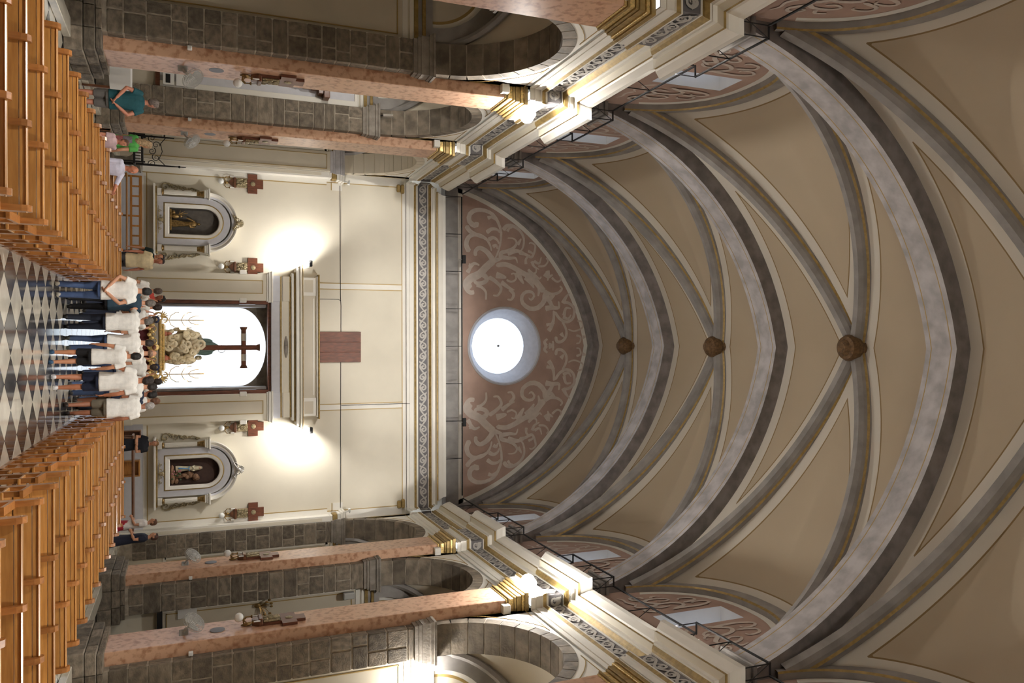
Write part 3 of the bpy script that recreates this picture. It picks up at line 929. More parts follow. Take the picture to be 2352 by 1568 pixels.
# acanthus painting
ST = [  # (points on the wall in metres: across, height), width at start, width at end; left half, mirrored about the window
    ([(-5.16,13.62),(-5.04,13.43),(-5.2,13.21),(-5.5,13.23),(-5.69,13.52),(-5.69,13.89),(-5.54,14.26),(-5.23,14.49),(-4.8,14.63),(-4.28,14.58),(-3.88,14.45),(-3.62,14.31)], 0.249, 0.060),
    ([(-5.02,13.07),(-4.78,13.25),(-4.62,13.62),(-4.51,13.94),(-4.26,14.12),(-4.0,14.19)], 0.215, 0.060),
    ([(-3.92,13.21),(-4.21,13.07),(-4.51,13.16),(-4.65,13.39),(-4.63,13.71),(-4.47,13.98)], 0.224, 0.129),
    ([(-3.76,13.48),(-3.97,13.48),(-4.11,13.66),(-3.99,13.94),(-3.74,14.17),(-3.57,14.26)], 0.146, 0.258),
    ([(-4.77,13.98),(-4.93,14.21),(-4.92,14.45),(-4.8,14.58)], 0.189, 0.069),
    ([(-4.47,14.07),(-4.57,14.26),(-4.49,14.45),(-4.32,14.54)], 0.189, 0.060),
    ([(-5.38,14.03),(-5.43,14.21),(-5.31,14.4)], 0.172, 0.060),
    ([(-4.18,14.26),(-4.25,14.4),(-4.1,14.47)], 0.172, 0.060),
    ([(-3.62,14.31),(-3.34,13.98),(-2.99,13.62),(-2.85,13.3),(-2.63,13.12),(-2.37,13.21)], 0.301, 0.344),
    ([(-2.89,13.34),(-3.03,13.62),(-2.95,13.89),(-2.78,13.98),(-2.65,13.8),(-2.64,13.52),(-2.77,13.43)], 0.258, 0.129),
    ([(-2.76,13.07),(-2.5,13.03),(-2.25,13.21),(-2.25,13.43)], 0.215, 0.172),
    ([(-2.55,13.52),(-2.47,13.75),(-2.26,13.94),(-1.94,13.94)], 0.146, 0.077),
    ([(-3.27,13.21),(-3.45,13.43),(-3.38,13.66)], 0.198, 0.060),
    ([(-3.06,13.12),(-3.28,13.25),(-3.45,13.21)], 0.198, 0.060),
    ([(-3.57,14.26),(-3.67,14.54),(-3.72,14.68)], 0.215, 0.069),
    ([(-3.72,14.63),(-3.93,14.63),(-4.03,14.91),(-4.18,15.2),(-4.4,15.34),(-4.57,15.2),(-4.58,14.91)], 0.215, 0.043),
    ([(-3.76,14.68),(-3.73,15.01),(-3.74,15.29),(-3.53,15.38)], 0.198, 0.043),
    ([(-3.94,14.91),(-4.05,15.34),(-3.98,15.67)], 0.258, 0.086),
    ([(-4.9,14.73),(-5.08,14.87),(-5.11,15.15),(-4.93,15.48),(-4.59,15.67),(-4.19,15.62),(-3.97,15.43)], 0.189, 0.060),
    ([(-4.86,14.91),(-5.0,15.01),(-5.03,15.15)], 0.146, 0.034),
    ([(-4.32,15.38),(-4.5,15.5),(-4.59,15.55)], 0.172, 0.034),
    ([(-3.97,15.43),(-3.93,15.72),(-3.81,16.01),(-4.0,16.15),(-4.31,16.2),(-4.43,16.01),(-4.38,15.91)], 0.146, 0.060),
    ([(-3.5,15.77),(-3.72,15.77),(-3.9,15.96)], 0.146, 0.060),
    ([(-4.07,15.86),(-3.99,16.05),(-3.86,16.1)], 0.129, 0.043),
    ([(-3.4,14.4),(-3.46,14.82),(-3.34,15.2),(-3.1,15.67),(-2.89,16.15),(-2.63,16.39),(-2.33,16.64)], 0.189, 0.258),
    ([(-3.17,15.38),(-2.87,15.53),(-2.66,15.67)], 0.301, 0.060),
    ([(-2.97,15.77),(-2.71,16.01),(-2.49,16.15)], 0.301, 0.060),
    ([(-2.85,16.15),(-2.5,16.39),(-2.14,16.34)], 0.301, 0.060),
    ([(-3.01,14.4),(-2.93,14.73),(-2.9,14.87)], 0.301, 0.060),
    ([(-2.91,14.07),(-2.71,14.4),(-2.45,14.63),(-2.15,14.49),(-2.14,14.26)], 0.189, 0.069),
    ([(-2.71,14.63),(-2.46,15.01),(-2.38,15.24)], 0.215, 0.043),
    ([(-2.42,15.01),(-2.2,15.2),(-1.98,15.1),(-1.98,14.91)], 0.172, 0.069),
    ([(-2.81,14.87),(-2.73,15.1),(-2.86,15.31),(-3.08,15.24),(-3.05,15.08)], 0.095, 0.060),
    ([(-2.33,16.64),(-1.97,16.64),(-1.65,16.34),(-1.6,15.96),(-1.82,15.62),(-2.12,15.58),(-2.31,15.77),(-2.31,16.05),(-2.14,16.15),(-1.98,16.01),(-2.07,15.89)], 0.241, 0.077),
    ([(-3.1,15.81),(-3.07,16.15),(-2.9,16.39),(-2.99,16.49)], 0.129, 0.052),
    ([(-3.28,15.86),(-3.11,16.1),(-3.2,16.25),(-3.42,16.22)], 0.138, 0.043),
    ([(-3.64,16.05),(-3.42,16.15),(-3.3,16.39)], 0.172, 0.043),
    ([(-3.64,16.15),(-3.56,16.39),(-3.83,16.49)], 0.146, 0.043),
    ([(-3.43,16.34),(-3.46,16.64),(-3.67,16.81),(-3.8,16.71)], 0.103, 0.052),
    ([(-3.13,16.64),(-3.0,16.83),(-3.09,17.03)], 0.258, 0.052),
    ([(-3.26,16.78),(-3.04,16.83),(-2.82,16.78)], 0.215, 0.052),
    ([(-2.96,16.98),(-2.79,17.23),(-2.88,17.42),(-3.04,17.37)], 0.112, 0.052),
    ([(-2.37,16.64),(-2.24,16.93),(-2.3,17.27),(-2.48,17.47),(-2.61,17.37)], 0.172, 0.069),
    ([(-2.24,16.68),(-1.93,16.88),(-1.58,17.08)], 0.258, 0.129),
    ([(-1.61,16.68),(-1.66,16.98),(-1.67,17.32),(-1.94,17.32)], 0.258, 0.069),
    ([(-2.06,16.93),(-2.2,17.13)], 0.215, 0.060),
    ([(-1.53,17.08),(-1.17,17.08),(-0.86,16.98),(-0.64,16.83)], 0.086, 0.215),
    ([(-0.9,16.73),(-0.95,16.93),(-0.99,17.13)], 0.155, 0.060),
    ([(-1.49,17.13),(-1.18,17.37),(-1.04,17.72),(-1.23,18.02),(-1.64,18.07),(-1.86,17.82),(-1.9,17.57)], 0.129, 0.129),
    ([(-1.85,17.52),(-2.12,17.67),(-2.31,17.85)], 0.215, 0.043),
    ([(-1.31,17.57),(-1.63,17.67),(-1.63,17.92)], 0.172, 0.052),
    ([(-1.27,17.52),(-1.18,17.77),(-1.36,17.92)], 0.172, 0.052),
    ([(-1.09,17.47),(-0.73,17.67),(-0.41,17.67),(-0.19,17.47),(-0.19,17.23),(-0.41,17.18)], 0.103, 0.146),
    ([(-0.55,17.42),(-0.37,17.57)], 0.215, 0.052),
    ([(-1.09,18.22),(-1.05,18.45),(-0.83,18.5),(-0.69,18.27),(-0.64,18.02),(-0.73,17.77)], 0.086, 0.069),
    ([(-0.46,18.17),(-0.37,18.38),(-0.14,18.33),(-0.1,18.17)], 0.112, 0.052),
    ([(-0.37,18.48),(-0.42,18.68)], 0.172, 0.052),
    ([(-0.01,16.73),(0.17,16.64),(0.3,16.78)], 0.172, 0.086),
    ([(-0.06,16.83),(0.01,17.03),(0.21,17.03)], 0.172, 0.069),
]
sc = MB()
for pts, w0, w1 in ST:
    P2, a, b = pts, w0, w1
    for q in (1, -1):
        scroll_ribbon(sc, [(q * x if q == 1 else -x, z) for x, z in P2], a, b, lambda u, v, o: (u, YB - o, v), .006, n=24)
sc.build('fresco_scrolls', K['pinkfg'], wb)
# white bands and gilt lines on the plaster
bands = empty('wall_bands', (0, 0, 0), parent=wb)
def band(x0, x1, z0, z1, gl=''):
    m = MB(); m.box(x0, x1, YB - .012, YB, z0, z1, 0); g = .032
    if 'l' in gl: m.box(x0 - g, x0, YB - .014, YB, z0, z1, 1)
    if 'r' in gl: m.box(x1, x1 + g, YB - .014, YB, z0, z1, 1)
    if 't' in gl: m.box(x0, x1, YB - .014, YB, z1, z1 + g, 1)
    if 'b' in gl: m.box(x0, x1, YB - .014, YB, z0 - g, z0, 1)
    m.build('white_band', [K['white'], K['goldline']], bands)
for q in (-1, 1):
    x = q * 2.36; band(x - .1, x + .1, 7.03, 10.33, 'lr')
    a, b = (q * 6.32, q * 6.75); band(min(a, b), max(a, b), .5, 7.35, 'r' if q < 0 else 'l')
    a, b = (q * 6.42, q * 6.75); band(min(a, b), max(a, b), 7.35, 10.33, 'r' if q < 0 else 'l')
    band(min(q * 6.1, q * 6.42), max(q * 6.1, q * 6.42), 7.55, 7.95, 'b')
    c_ = MB(); c_.cbox(q * 6.14, q * 6.5, YB - .16, YB, 10.28, 10.42, .03); c_.cbox(q * 6.2, q * 6.5, YB - .12, YB, 10.12, 10.28, .03); c_.build('corner_corbel', K['gold'], bands)
band(-6.5, 6.5, 10.36, 10.5, 'b'); band(-6.3, -2.8, .84, .96, 't'); band(2.8, 6.3, .84, .96, 't')
m = MB(); m.box(-6.7, -2.75, YB - .02, YB, 0, .84); m.box(2.75, 6.7, YB - .02, YB, 0, .84); m.build('dado', K['lilac'], wb)
g = MB(); g.box(-6.5, 6.5, YB - .03, YB, 10.5, 10.62); g.build('grey_fillet', K['grey'], bands)
# corner pilasters with imposts
for s in (-1, 1):
    cp = empty('corner_pilaster', (s * 6.6, 0, 0), parent=wb)
    m = MB(); X = lambda a: s * a
    m.box(X(XW - .02), X(6.52), YB - .36, YB, 0, 7.4, 0); m.box(X(6.58), X(6.70), YB - .372, YB - .36, .9, 7.1, 1)
    m.build('pilaster_shaft', [K['white'], K['cream']], cp)
    m = MB()
    for (q, z0, z1, mi) in ((.02, 7.4, 7.5, 0), (.06, 7.5, 7.68, 1), (.1, 7.68, 7.78, 0), (.14, 7.78, 7.88, 0), (.18, 7.88, 7.96, 0)):
        m.cbox(X(XW + .02), X(6.52 - q), YB - .36 - q, YB, z0, z1, .015, mi)
    m.build('impost', [K['white'], K['gold']], cp)
# wiring along the wall
m = MB(); m.tube([(-6.3, YB - .02, 7.86), (-2, YB - .02, 7.88), (-1.6, YB - .02, 7.9), (6.3, YB - .02, 7.86)], .012, 5)
m.tube([(-1.85, YB - .02, 7.0), (-1.85, YB - .02, 7.8), (-1.8, YB - .02, 7.88)], .01, 5)
m.tube([(2.3, YB - .05, 7.9), (2.3, YB - .05, 10.4), (2.3, YB - .24, 10.6)], .008, 5)
m.build('wall_cable', K['iron'], wb)

# ---------------- doorway
dr = empty('door_1', (0, YB, 0)); tag(dr, 'open doorway with cream pilasters, cornice and red wooden lining, daylight beyond', 'doorway', kind='structure')
m = MB()
for q in (-1, 1):
    m.box(q * 1.61, q * 1.74, YB - .1, YB + .16, 0, 5.25)
m.box(-1.62, 1.62, YB - .1, YB + .16, 5.13, 5.25)
m.build('wooden_lining', K['redwood'], dr)
for q in (-1, 1):
    MB().cbox(q * 1.50, q * 1.60, YB + .02, YB + .78, .02, 5.1, .01).build('door_leaf', K['grey'], dr)
# outer stone arch
m = MB(); n = 24; lo = []; hi = []
for k in range(n + 1):
    t = PI * k / n; lo.append((-1.5 * math.cos(t), 4.15 + .99 * math.sin(t))); hi.append((-1.6 * math.cos(t) if k not in (0, n) else (-1.8 if k == 0 else 1.8), 5.5))
for yy in (YB + TH - .1, YB + TH + .1): m.grid([[(x, yy, z) for x, z in lo], [(x, yy, z) for x, z in hi]])
m.grid([[(x, YB + TH - .1, z) for x, z in lo], [(x, YB + TH + .1, z) for x, z in lo]])
for q in (-1, 1): m.box(q * 1.5, q * 1.9, YB + TH - .1, YB + TH + .1, 0, 4.15)
m.build('stone_outer_arch', K['stone'], dr)
m = MB()
for q in (-1, 1): m.box(q * 1.72, q * 1.74, YB + .1, YB + TH, 0, 5.3)
m.build('reveal', K['grey'], dr)
for q in (-1, 1):
    p = empty('door_pilaster', (q * 2.23, 0, 0), parent=dr)
    m = MB(); a, b = 1.74, 2.72; Y0 = YB - .34
    m.box(q * a, q * b, Y0, YB, 0, 5.08, 0)
    m.box(q * (a - .02), q * (b + .03), Y0 - .04, YB, 0, .5, 0)
    m.build('pilaster_shaft', K['cream'], p)
    m = MB(); pa, pb, z0, z1 = a + .28, b - .26, .7, 4.92
    m.box(q * pa, q * pb, Y0 - .008, Y0, z0, z1, 0)
    for (xa, xb, za, zb) in ((pa - .03, pa, z0, z1), (pb, pb + .03, z0, z1), (pa - .03, pb + .03, z0 - .03, z0), (pa - .03, pb + .03, z1, z1 + .03)):
        m.box(q * xa, q * xb, Y0 - .016, Y0, za, zb, 1)
    m.build('panel', [K['beige'], K['goldline']], p)
    m = MB()
    for (w, z0, z1) in ((.04, 5.08, 5.14), (.09, 5.14, 5.24), (.12, 5.24, 5.3)): m.cbox(q * (a - .02 - w * .5), q * (b + w), Y0 - w, YB, z0, z1, .01)
    for xx in (a - .08, b - .02):
        m.cbox(q * xx, q * (xx + .16), Y0 - .03, Y0 + .2, 4.12, 4.36, .01)
    m.build('capital', K['white'], p)
en = empty('door_entablature', (0, 0, 5.3), parent=dr)
m = MB(); Y0 = YB - .30
for (w, d, z0, z1, mi) in ((2.62, .0, 5.25, 5.56, 3), (2.66, .03, 5.56, 5.62, 1), (2.64, .02, 5.62, 5.66, 0), (2.6, .0, 5.66, 5.9, 2), (2.66, .05, 5.9, 5.97, 1), (2.78, .16, 5.97, 6.06, 0), (2.82, .2, 6.06, 6.12, 1), (2.98, .34, 6.12, 6.26, 0), (3.06, .42, 6.26, 6.34, 2), (3.08, .44, 6.34, 6.37, 1)):
    m.cbox(-w, w, Y0 - d, YB, z0, z1, .008, mi)
for q in (-1, 1):
    for (w, d, z0, z1, mi) in ((2.68, .06, 5.26, 5.56, 3), (2.66, .06, 5.66, 5.9, 2)): m.box(q * 1.72, q * w, Y0 - d, YB, z0, z1, mi)
m.build('mouldings', [K['white'], K['gold'], K['cream'], K['lilac']], en)
m = MB(); m.box(-2.62, 2.62, Y0 - .0, YB, 6.37, 6.9, 0)
for q in (-1, 1):
    m.box(q * 1.95, q * 2.64, Y0 - .06, YB, 6.37, 6.88, 1); m.box(q * 2.08, q * 2.55, Y0 - .066, YB, 6.45, 6.78, 0)
m.box(-1.85, 1.85, Y0 - .012, YB, 6.78, 6.82, 1); m.cbox(-2.7, 2.7, Y0 - .1, YB, 6.9, 6.96, .01, 1); m.cbox(-2.76, 2.76, Y0 - .16, YB, 6.96, 7.02, .01, 2)
m.build('attic', [K['beige'], K['white'], K['gold']], en)
m = MB(); m.ell((0, Y0 - .02, 5.78), (.42, .03, .075), 16, 8); m.ell((0, Y0 - .05, 5.78), (.06, .03, .06)); m.build('cartouche', K['stonelt'], en, smooth=True)
bd = empty('wooden_board', (0, YB - .02, 7.02)); tag(bd, 'dark red-brown plank board fixed to the wall above the door', 'board')
for k in range(3):
    a = -.58 + 1.19 * k / 3; MB().cbox(a + .002, a + 1.19 / 3 - .002, YB - .1, YB - .01, 7.02, 8.66, .006).build('plank', K['redwood'], bd)

# street beyond the door
st = empty('street', (0, 33.3, 0)); tag(st, 'sunlit pale street beyond the open door', 'street', kind='structure')
MB().box(-30, 30, 33.4, 75, -.35, -.15).build('paving', K['ground'], st)
hs = empty('house', (0, 60, 0)); tag(hs, 'pale house front across the street, seen through the door', 'house')
K['houseplaster'] = mat('house_plaster', (.86, .86, .86), .8); K['houseshutter'] = mat('teal_shutter', (.62, .70, .71), .6)
MB().box(-14, 14, 60, 66, -.15, 11).build('facade', K['houseplaster'], hs)
for (x0, x1, z0, z1) in ((-3.2, -1.6, 3.9, 4.6), (1.5, 3.0, 3.9, 4.6), (-1.2, 0, 5.2, 6.6), (2.2, 3.3, .5, 2.6)):
    w_ = MB().box(x0, x1, 59.93, 60, z0, z1).build('window', K['houseshutter'], hs)
# wall behind the altar, out of the picture
wr = MB().box(-XJ - 4.4, XJ + 4.4, YR - .5, YR, 0, 20.7).build('wall_rear', K['cream']); tag(wr, 'plain cream wall behind the camera at the altar end', 'wall', kind='structure')
# ================================================================ lamps
K['lampglow'] = mat('lamp_glow', (1, 1, 1), .4, emis=((1.0, .95, .86), 60.0))
def flood(name, loc, aim, power, label, ball=.18, color=NEUT, kind='POINT', group=None, angle=2.6):
    e = empty(name, loc); tag(e, label, 'lamp', group)
    d = (Vector(aim) - Vector(loc)).normalized(); L_ = Vector(loc)
    m = MB(); m.tube([L_ - d * (ball + .16), L_ - d * (ball + .03)], [ball * .5, ball * .9], 10); m.tube([L_ - d * (ball + .14), L_ - d * (ball + .3) ], .025, 6)
    m.build('housing', K['steel'], e)
    MB().ell(L_ - d * .0, ball, 16, 10).build('bulb', K['lampglow'], e, smooth=True)
    if kind == 'POINT':
        light('lamp_light', 'POINT', L_ + d * (ball + .06), power, color, ball * .6, parent=e)
    else:
        light('lamp_light', 'SPOT', L_ + d * (ball + .03), power, color, ball * .6, target=aim, angle=angle, blend=.6, parent=e)
    return e
P1 = 400
flood('cornice_floodlight', (-6.12, 19.35, 10.66), (0, 15, 4), P1, 'glaring floodlight at the second pilaster from the door, left side')
flood('cornice_floodlight', (6.12, 19.35, 10.66), (0, 15, 4), P1, 'glaring floodlight at the second pilaster from the door, right side')
# floodlights added out of view near the altar to brighten pews and near vault
for q, w in ((-1, 'left'), (1, 'right')):
    flood('cornice_floodlight', (q * 6.05, 7.2, 10.6), (q * 1.5, 11.5, 0), 2300, 'added unseen floodlight brightening the pews, near the altar, %s side' % w, kind='SPOT', angle=1.5)
    flood('cornice_floodlight', (q * 6.05, 2.2, 10.6), (0, 4, 4), 170, 'added unseen floodlight brightening the near vault, %s side' % w)
for q, w in ((-1, 'left'), (1, 'right')):
    flood('added_gallery_floodlight', (q * 6.1, 14.0, 12.22), (q * .6, YB, 6.6), 3700, 'added fill floodlight on the cornice above the third pilaster from the door, %s side' % w, kind='SPOT', angle=.86, ball=.07)  # pair added on the cornice to brighten the door wall
flood('chapel_lamp', (-8.9, 21.9, 6.6), (-8.4, 24.5, 5), 60, 'small lamp in the chapel between the two left pilasters', ball=.08)
flood('chapel_lamp', (8.15, 18.55, 7.72), (7.9, 18.9, 5), 160, 'bright chapel lamp under the cornice, right of the second pilaster', ball=.1)
def ledge_flood(x, aim, label):
    e = empty('ledge_floodlight', (x, YB - .66, 6.37)); tag(e, label, 'lamp')
    s = 1 if x > 0 else -1
    MB().cbox(x - .11 + .08 * s, x + .11 + .08 * s, YB - .95, YB - .73, 6.56, 6.68, .01).build('housing', K['iron'], e)
    MB().box(x - .09 + .08 * s, x + .09 + .08 * s, YB - .93, YB - .75, 6.545, 6.56).build('lens', K['lampglow'], e)
    MB().tube([(x - .1 * s, YB - .66, 6.37), (x - .06 * s, YB - .7, 6.6), (x, YB - .78, 6.62)], .012, 6).build('bracket', K['steel'], e)
    light('lamp_light', 'SPOT', (x + .12 * s, YB - .95, 6.50), 270, (1, .965, .91), .12, target=aim, angle=3.1, blend=.5, parent=e)
ledge_flood(-3.05, (-5.4, YB - .2, 5.4), 'small black floodlight on the left end of the door cornice')
ledge_flood(3.05, (5.4, YB - .2, 5.4), 'small black floodlight on the right end of the door cornice')
# ================================================================ pews
def make_pew():
    # local frame: x along the pew (0..2.68), -y is the side the sitters face, backrest near y = 0
    L_ = 2.66
    r = empty('pew')
    def tilt(name, z0, z1, th):                      # boards leaning back
        y = lambda z: -.05 + (z - .45) * .20
        m = MB(); m.prism([(y(z0), z0), (y(z1), z1), (y(z1) + th, z1 + .004), (y(z0) + th, z0 + .004)], 'x', .02, L_ - .02); m.build(name, K['wood'], r, local=True)
    tilt('backrest_board', .655, .806, .03); tilt('backrest_board', .815, .858, .032)
    tilt('backrest_board', .47, .625, .03)
    m = MB(); m.cbox(0.0, L_, .022, .085, .858, .884, .012); m.build('top_rail', K['wood'], r, local=True)
    MB().cbox(0.01, L_ - .01, -.44, -.03, .405, .44, .008).build('seat', K['wood'], r, local=True)
    MB().cbox(0.02, L_ - .02, .30, .48, .16, .19, .006).build('kneeler', K['wood'], r, local=True)
    MB().cbox(0.03, L_ - .03, .07, .24, .70, .72, .005).build('book_ledge', K['wood'], r, local=True)
    for k in range(4):
        x = .04 + (L_ - .08) * k / 3
        m = MB()
        w = .032
        prof = [(.05, 0), (.06, .60), (.10, .86), (.095, .90), (.07, .92), (.03, .92), (-.01, .89), (-.025, .84), (-.06, .60), (-.08, .44), (-.05, 0)]
        m.prism(prof, 'x', x - w, x + w)
        m.prism([(-.42, 0), (-.42, .41), (-.36, .41), (-.36, 0)], 'x', x - w, x + w)
        m.prism([(-.42, .0), (-.42, .06), (.46, .06), (.46, 0)], 'x', x - w, x + w)
        m.prism([(.40, .06), (.40, .17), (.46, .17), (.46, .06)], 'x', x - w, x + w)
        if k in (0, 3):
            m.prism([(-.44, .60), (-.44, .635), (-.05, .665), (-.05, .63)], 'x', x - w - .012, x + w + .012)
            m.prism([(-.42, .41), (-.42, .61), (-.37, .61), (-.37, .41)], 'x', x - w, x + w)
            m.prism([(-.36, .18), (-.36, .24), (.03, .24), (.03, .18)], 'x', x - w * .7, x + w * .7)
        m.build('end_frame' if k in (0, 3) else 'divider', K['woodpost'], r, local=True)
    return r
ORD = ['first', 'second', 'third', 'fourth', 'fifth', 'sixth', 'seventh', 'eighth', 'ninth', 'tenth', 'eleventh', 'twelfth', 'thirteenth', 'fourteenth', 'fifteenth', 'sixteenth']
proto = make_pew(); first = True
rp = random.Random(3)
for s, y0, n in ((-1, 6.31, 16), (1, 6.99, 16)):
    for k in range(n):
        y = y0 + .99 * k
        o = proto if first else copy_tree(proto); first = False
        o.location = (-4.16 if s < 0 else 1.5, y + rp.uniform(-.015, .015), 0)
        o.rotation_euler = (0, 0, rp.uniform(-.004, .004))
        side = 'left' if s < 0 else 'right'
        o['label'] = 'honey-coloured wooden pew, %s row from the altar in the block %s of the aisle' % (ORD[k], side)
        o['category'] = 'pew'; o['group'] = 'pews %s of the aisle' % side
# ================================================================ people
PM = {}
def cloth(rgb, rough=.8):
    k = ('c',) + tuple(rgb)
    if k not in PM: PM[k] = mat('cloth_%d_%d_%d' % tuple(rgb), srgb(*rgb), rough, var=.10, scale=9, bump=.35, bscale=16)
    return PM[k]
def skin(rgb):
    k = ('s',) + tuple(rgb)
    if k not in PM: PM[k] = mat('skin_%d_%d_%d' % tuple(rgb), srgb(*rgb), .5, var=.06, scale=12)
    return PM[k]
def hairm(rgb):
    k = ('h',) + tuple(rgb)
    if k not in PM: PM[k] = mat('hair_%d_%d_%d' % tuple(rgb), srgb(*rgb), .55, var=.4, scale=30, bump=.5, bscale=60)
    return PM[k]
SK, DK = (205, 150, 118), (165, 108, 80)

def make_person(label, loc, rz, H=1.72, shirt=(225, 222, 215), pants=(45, 60, 95), long=True, shoes=(60, 55, 52), hair=(30, 25, 24), sk=SK, lean=.03,
                head_pitch=.25, head_yaw=0, arms=None, stride=.0, sleeve=.55, bald=False, cap=None, build=1.0, voxel=.0105, skirt=None, long_hair=False, seated=False, dress=False, group=None, vneck=None):
    """arms: for each side (L, R) elbow and wrist offsets from the shoulder: (out, forward, up)"""
    f = H / 1.75
    B = MB()                                    # every closed piece, material index = label
    SKN, HAIR, SHIRT, PANT, SHOE, EXTRA, DARK = range(7)
    hipz = .90
    if seated: hipz = .58
    dz = hipz - .90
    rl = Matrix.Rotation(-lean, 4, 'X')
    def T(p):                                   # torso space: leans about the hips
        q = rl @ Vector((p[0], p[1], p[2] - .9)); return Vector((q.x, q.y, q.z + hipz))
    def loft(rings, mi, n=18, tf=T, pw=2.4):
        rows = []
        for (x, y, z, rx, ry) in rings:
            row = []
            for k in range(n):
                a = 2 * PI * k / n; ca, sa = math.cos(a), math.sin(a)
                sx = abs(ca) ** (2 / pw) * (1 if ca >= 0 else -1); sy = abs(sa) ** (2 / pw) * (1 if sa >= 0 else -1)
                row.append(tf((x + rx * sx, y + ry * sy, z)))
            rows.append(row)
        vs = [p for r in rows for p in r]; fs = []
        for i in range(len(rows) - 1):
            for k in range(n):
                l = (k + 1) % n; fs.append((i * n + k, i * n + l, i * n + n + l, i * n + n + k))
        fs += [tuple(range(n - 1, -1, -1)), tuple((len(rows) - 1) * n + k for k in range(n))]
        B.add(vs, fs, mi)
    b = build
    # torso under the shirt, shirt with a loose hem
    hem = .80 if not dress else .80
    loft([(0, -.005, hem, .192 * b, .142 * b), (0, -.005, .92, .186 * b, .138 * b), (0, 0, 1.05, .172 * b, .128 * b), (0, .005, 1.2, .184 * b, .134 * b), (0, 0, 1.32, .196 * b, .132), (0, -.005, 1.40, .192, .112), (0, -.01, 1.445, .135, .085), (0, -.01, 1.475, .07, .07)], SHIRT)
    loft([(0, -.012, 1.44, .06, .06), (0, -.008, 1.50, .054, .056), (0, 0, 1.56, .052, .054)], SKN, 12)
    # hips and legs
    if not seated:
        loft([(0, 0, .74, .155 * b, .12 * b), (0, 0, .80, .172 * b, .13 * b), (0, 0, .90, .170 * b, .128 * b), (0, 0, 1.0, .155 * b, .115 * b)], PANT)
    else:
        loft([(0, .03, .74, .15, .13), (0, .02, .84, .178, .15), (0, 0, .95, .165, .13)], PANT)
    for s in (-1, 1):
        st = stride * s
        hip = Vector((s * .088, 0, hipz - .04))
        if seated:
            knee = Vector((s * .11, .42, .53)); ank = Vector((s * .11, .40, .09)); toe = 1
        else:
            knee = Vector((s * .095, .04 + st * .5, .49)); ank = Vector((s * .10, -.02 + st, .085))
            if st < -.05: knee.y += .05
        if long:
            B.tube([hip, hip.lerp(knee, .5), knee, knee.lerp(ank, .45), ank + Vector((0, 0, -.03))], [.093 * b, .083 * b, .070, .064, .060], 14, PANT)
        else:
            B.tube([hip, hip.lerp(knee, .5), knee + Vector((0, 0, .03))], [.098 * b, .092 * b, .090], 14, PANT)
            B.tube([hip.lerp(knee, .7), knee, knee.lerp(ank, .25), knee.lerp(ank, .6), ank], [.06, .055, .058, .046, .036], 12, SKN)
        # shoe: heel, instep, toe
        y0 = ank.y
        def shoe_tf(p): return Vector((ank.x + p[0], y0 + p[1], p[2] + ank.z - .085))
        B.ell(shoe_tf((0, -.02, .05)), (.042, .062, .05), 12, 8, SHOE); B.ell(shoe_tf((s * .008, .11, .037)), (.047, .095, .037), 12, 8, SHOE); B.ell(shoe_tf((0, .04, .055)), (.042, .08, .045), 12, 8, SHOE)
        B.tube([shoe_tf((0, -.06, .016)), shoe_tf((s * .006, .06, .014)), shoe_tf((s * .01, .18, .014))], [.042, .046, .04], 10, SHOE, flat=.36, up=(0, 0, 1))
    if skirt is not None:
        loft([(0, 0, skirt, .23, .19), (0, 0, .70, .20, .155), (0, 0, .92, .178, .135), (0, 0, 1.0, .16, .12)], PANT if not dress else SHIRT)
    # arms and hands
    arms = arms or {}
    for s in (-1, 1):
        el, wr = arms.get('L' if s < 0 else 'R', ((.06, -.03, -.28), (.05, .07, -.52)))
        sh = T((s * .178, -.005, 1.395))
        E_ = sh + Vector((s * el[0], el[1], el[2])); W_ = sh + Vector((s * wr[0], wr[1], wr[2]))
        B.ell(sh, (.068, .07, .068), 12, 8, SHIRT)
        se = sh.lerp(E_, sleeve) if sleeve <= 1 else E_.lerp(W_, min(.97, sleeve - 1))
        if sleeve <= 1: B.tube([sh, sh.lerp(E_, sleeve * .5), se], [.066, .068, .070], 12, SHIRT)
        else: B.tube([sh, sh.lerp(E_, .5), E_, se], [.064, .058, .052, .043], 12, SHIRT)
        B.tube([sh, sh.lerp(E_, .6), E_, E_.lerp(W_, .35), W_], [.05, .046, .040, .040, .028], 12, SKN)
        d = (W_ - E_).normalized()
        n_ = Vector((s, 0, 0)) - d * d.dot(Vector((s, 0, 0)))
        n_ = n_.normalized() if n_.length > .2 else d.orthogonal().normalized()
        lat = d.cross(n_).normalized()                 # across the palm
        B.tube([W_ - d * .01, W_ + d * .035, W_ + d * .085], [.028, .038, .038], 10, SKN, flat=.5, up=tuple(n_))
        for k in range(4):
            base = W_ + d * .08 + lat * (.026 - .0175 * k); ln = (.068, .078, .072, .056)[k]
            B.tube([base - d * .02, base + d * ln * .5 - n_ * .006, base + d * ln - n_ * .028], [.0105, .010, .009], 6, SKN)
        tb = W_ + d * .03 + lat * .03
        B.tube([tb, tb + d * .03 + lat * .022, tb + d * .065 + lat * .022 - n_ * .012], [.0125, .011, .010], 6, SKN)
    # head
    nb = T((0, -.008, 1.53))
    hr = Matrix.Rotation(-lean * .5, 3, 'X') @ Matrix.Rotation(head_yaw, 3, 'Z') @ Matrix.Rotation(-head_pitch, 3, 'X')
    def Hd(x, y, z): return nb + hr @ Vector((x, y, z - 1.53))
    def he(c, r, mi, n=16, m_=12): B.ell(Hd(*c), r, n, m_, mi, rot=hr)
    he((0, .01, 1.645), (.074, .094, .108), SKN); he((0, .035, 1.582), (.056, .066, .062), SKN); he((0, .072, 1.553), (.026, .026, .02), SKN, 10, 6)
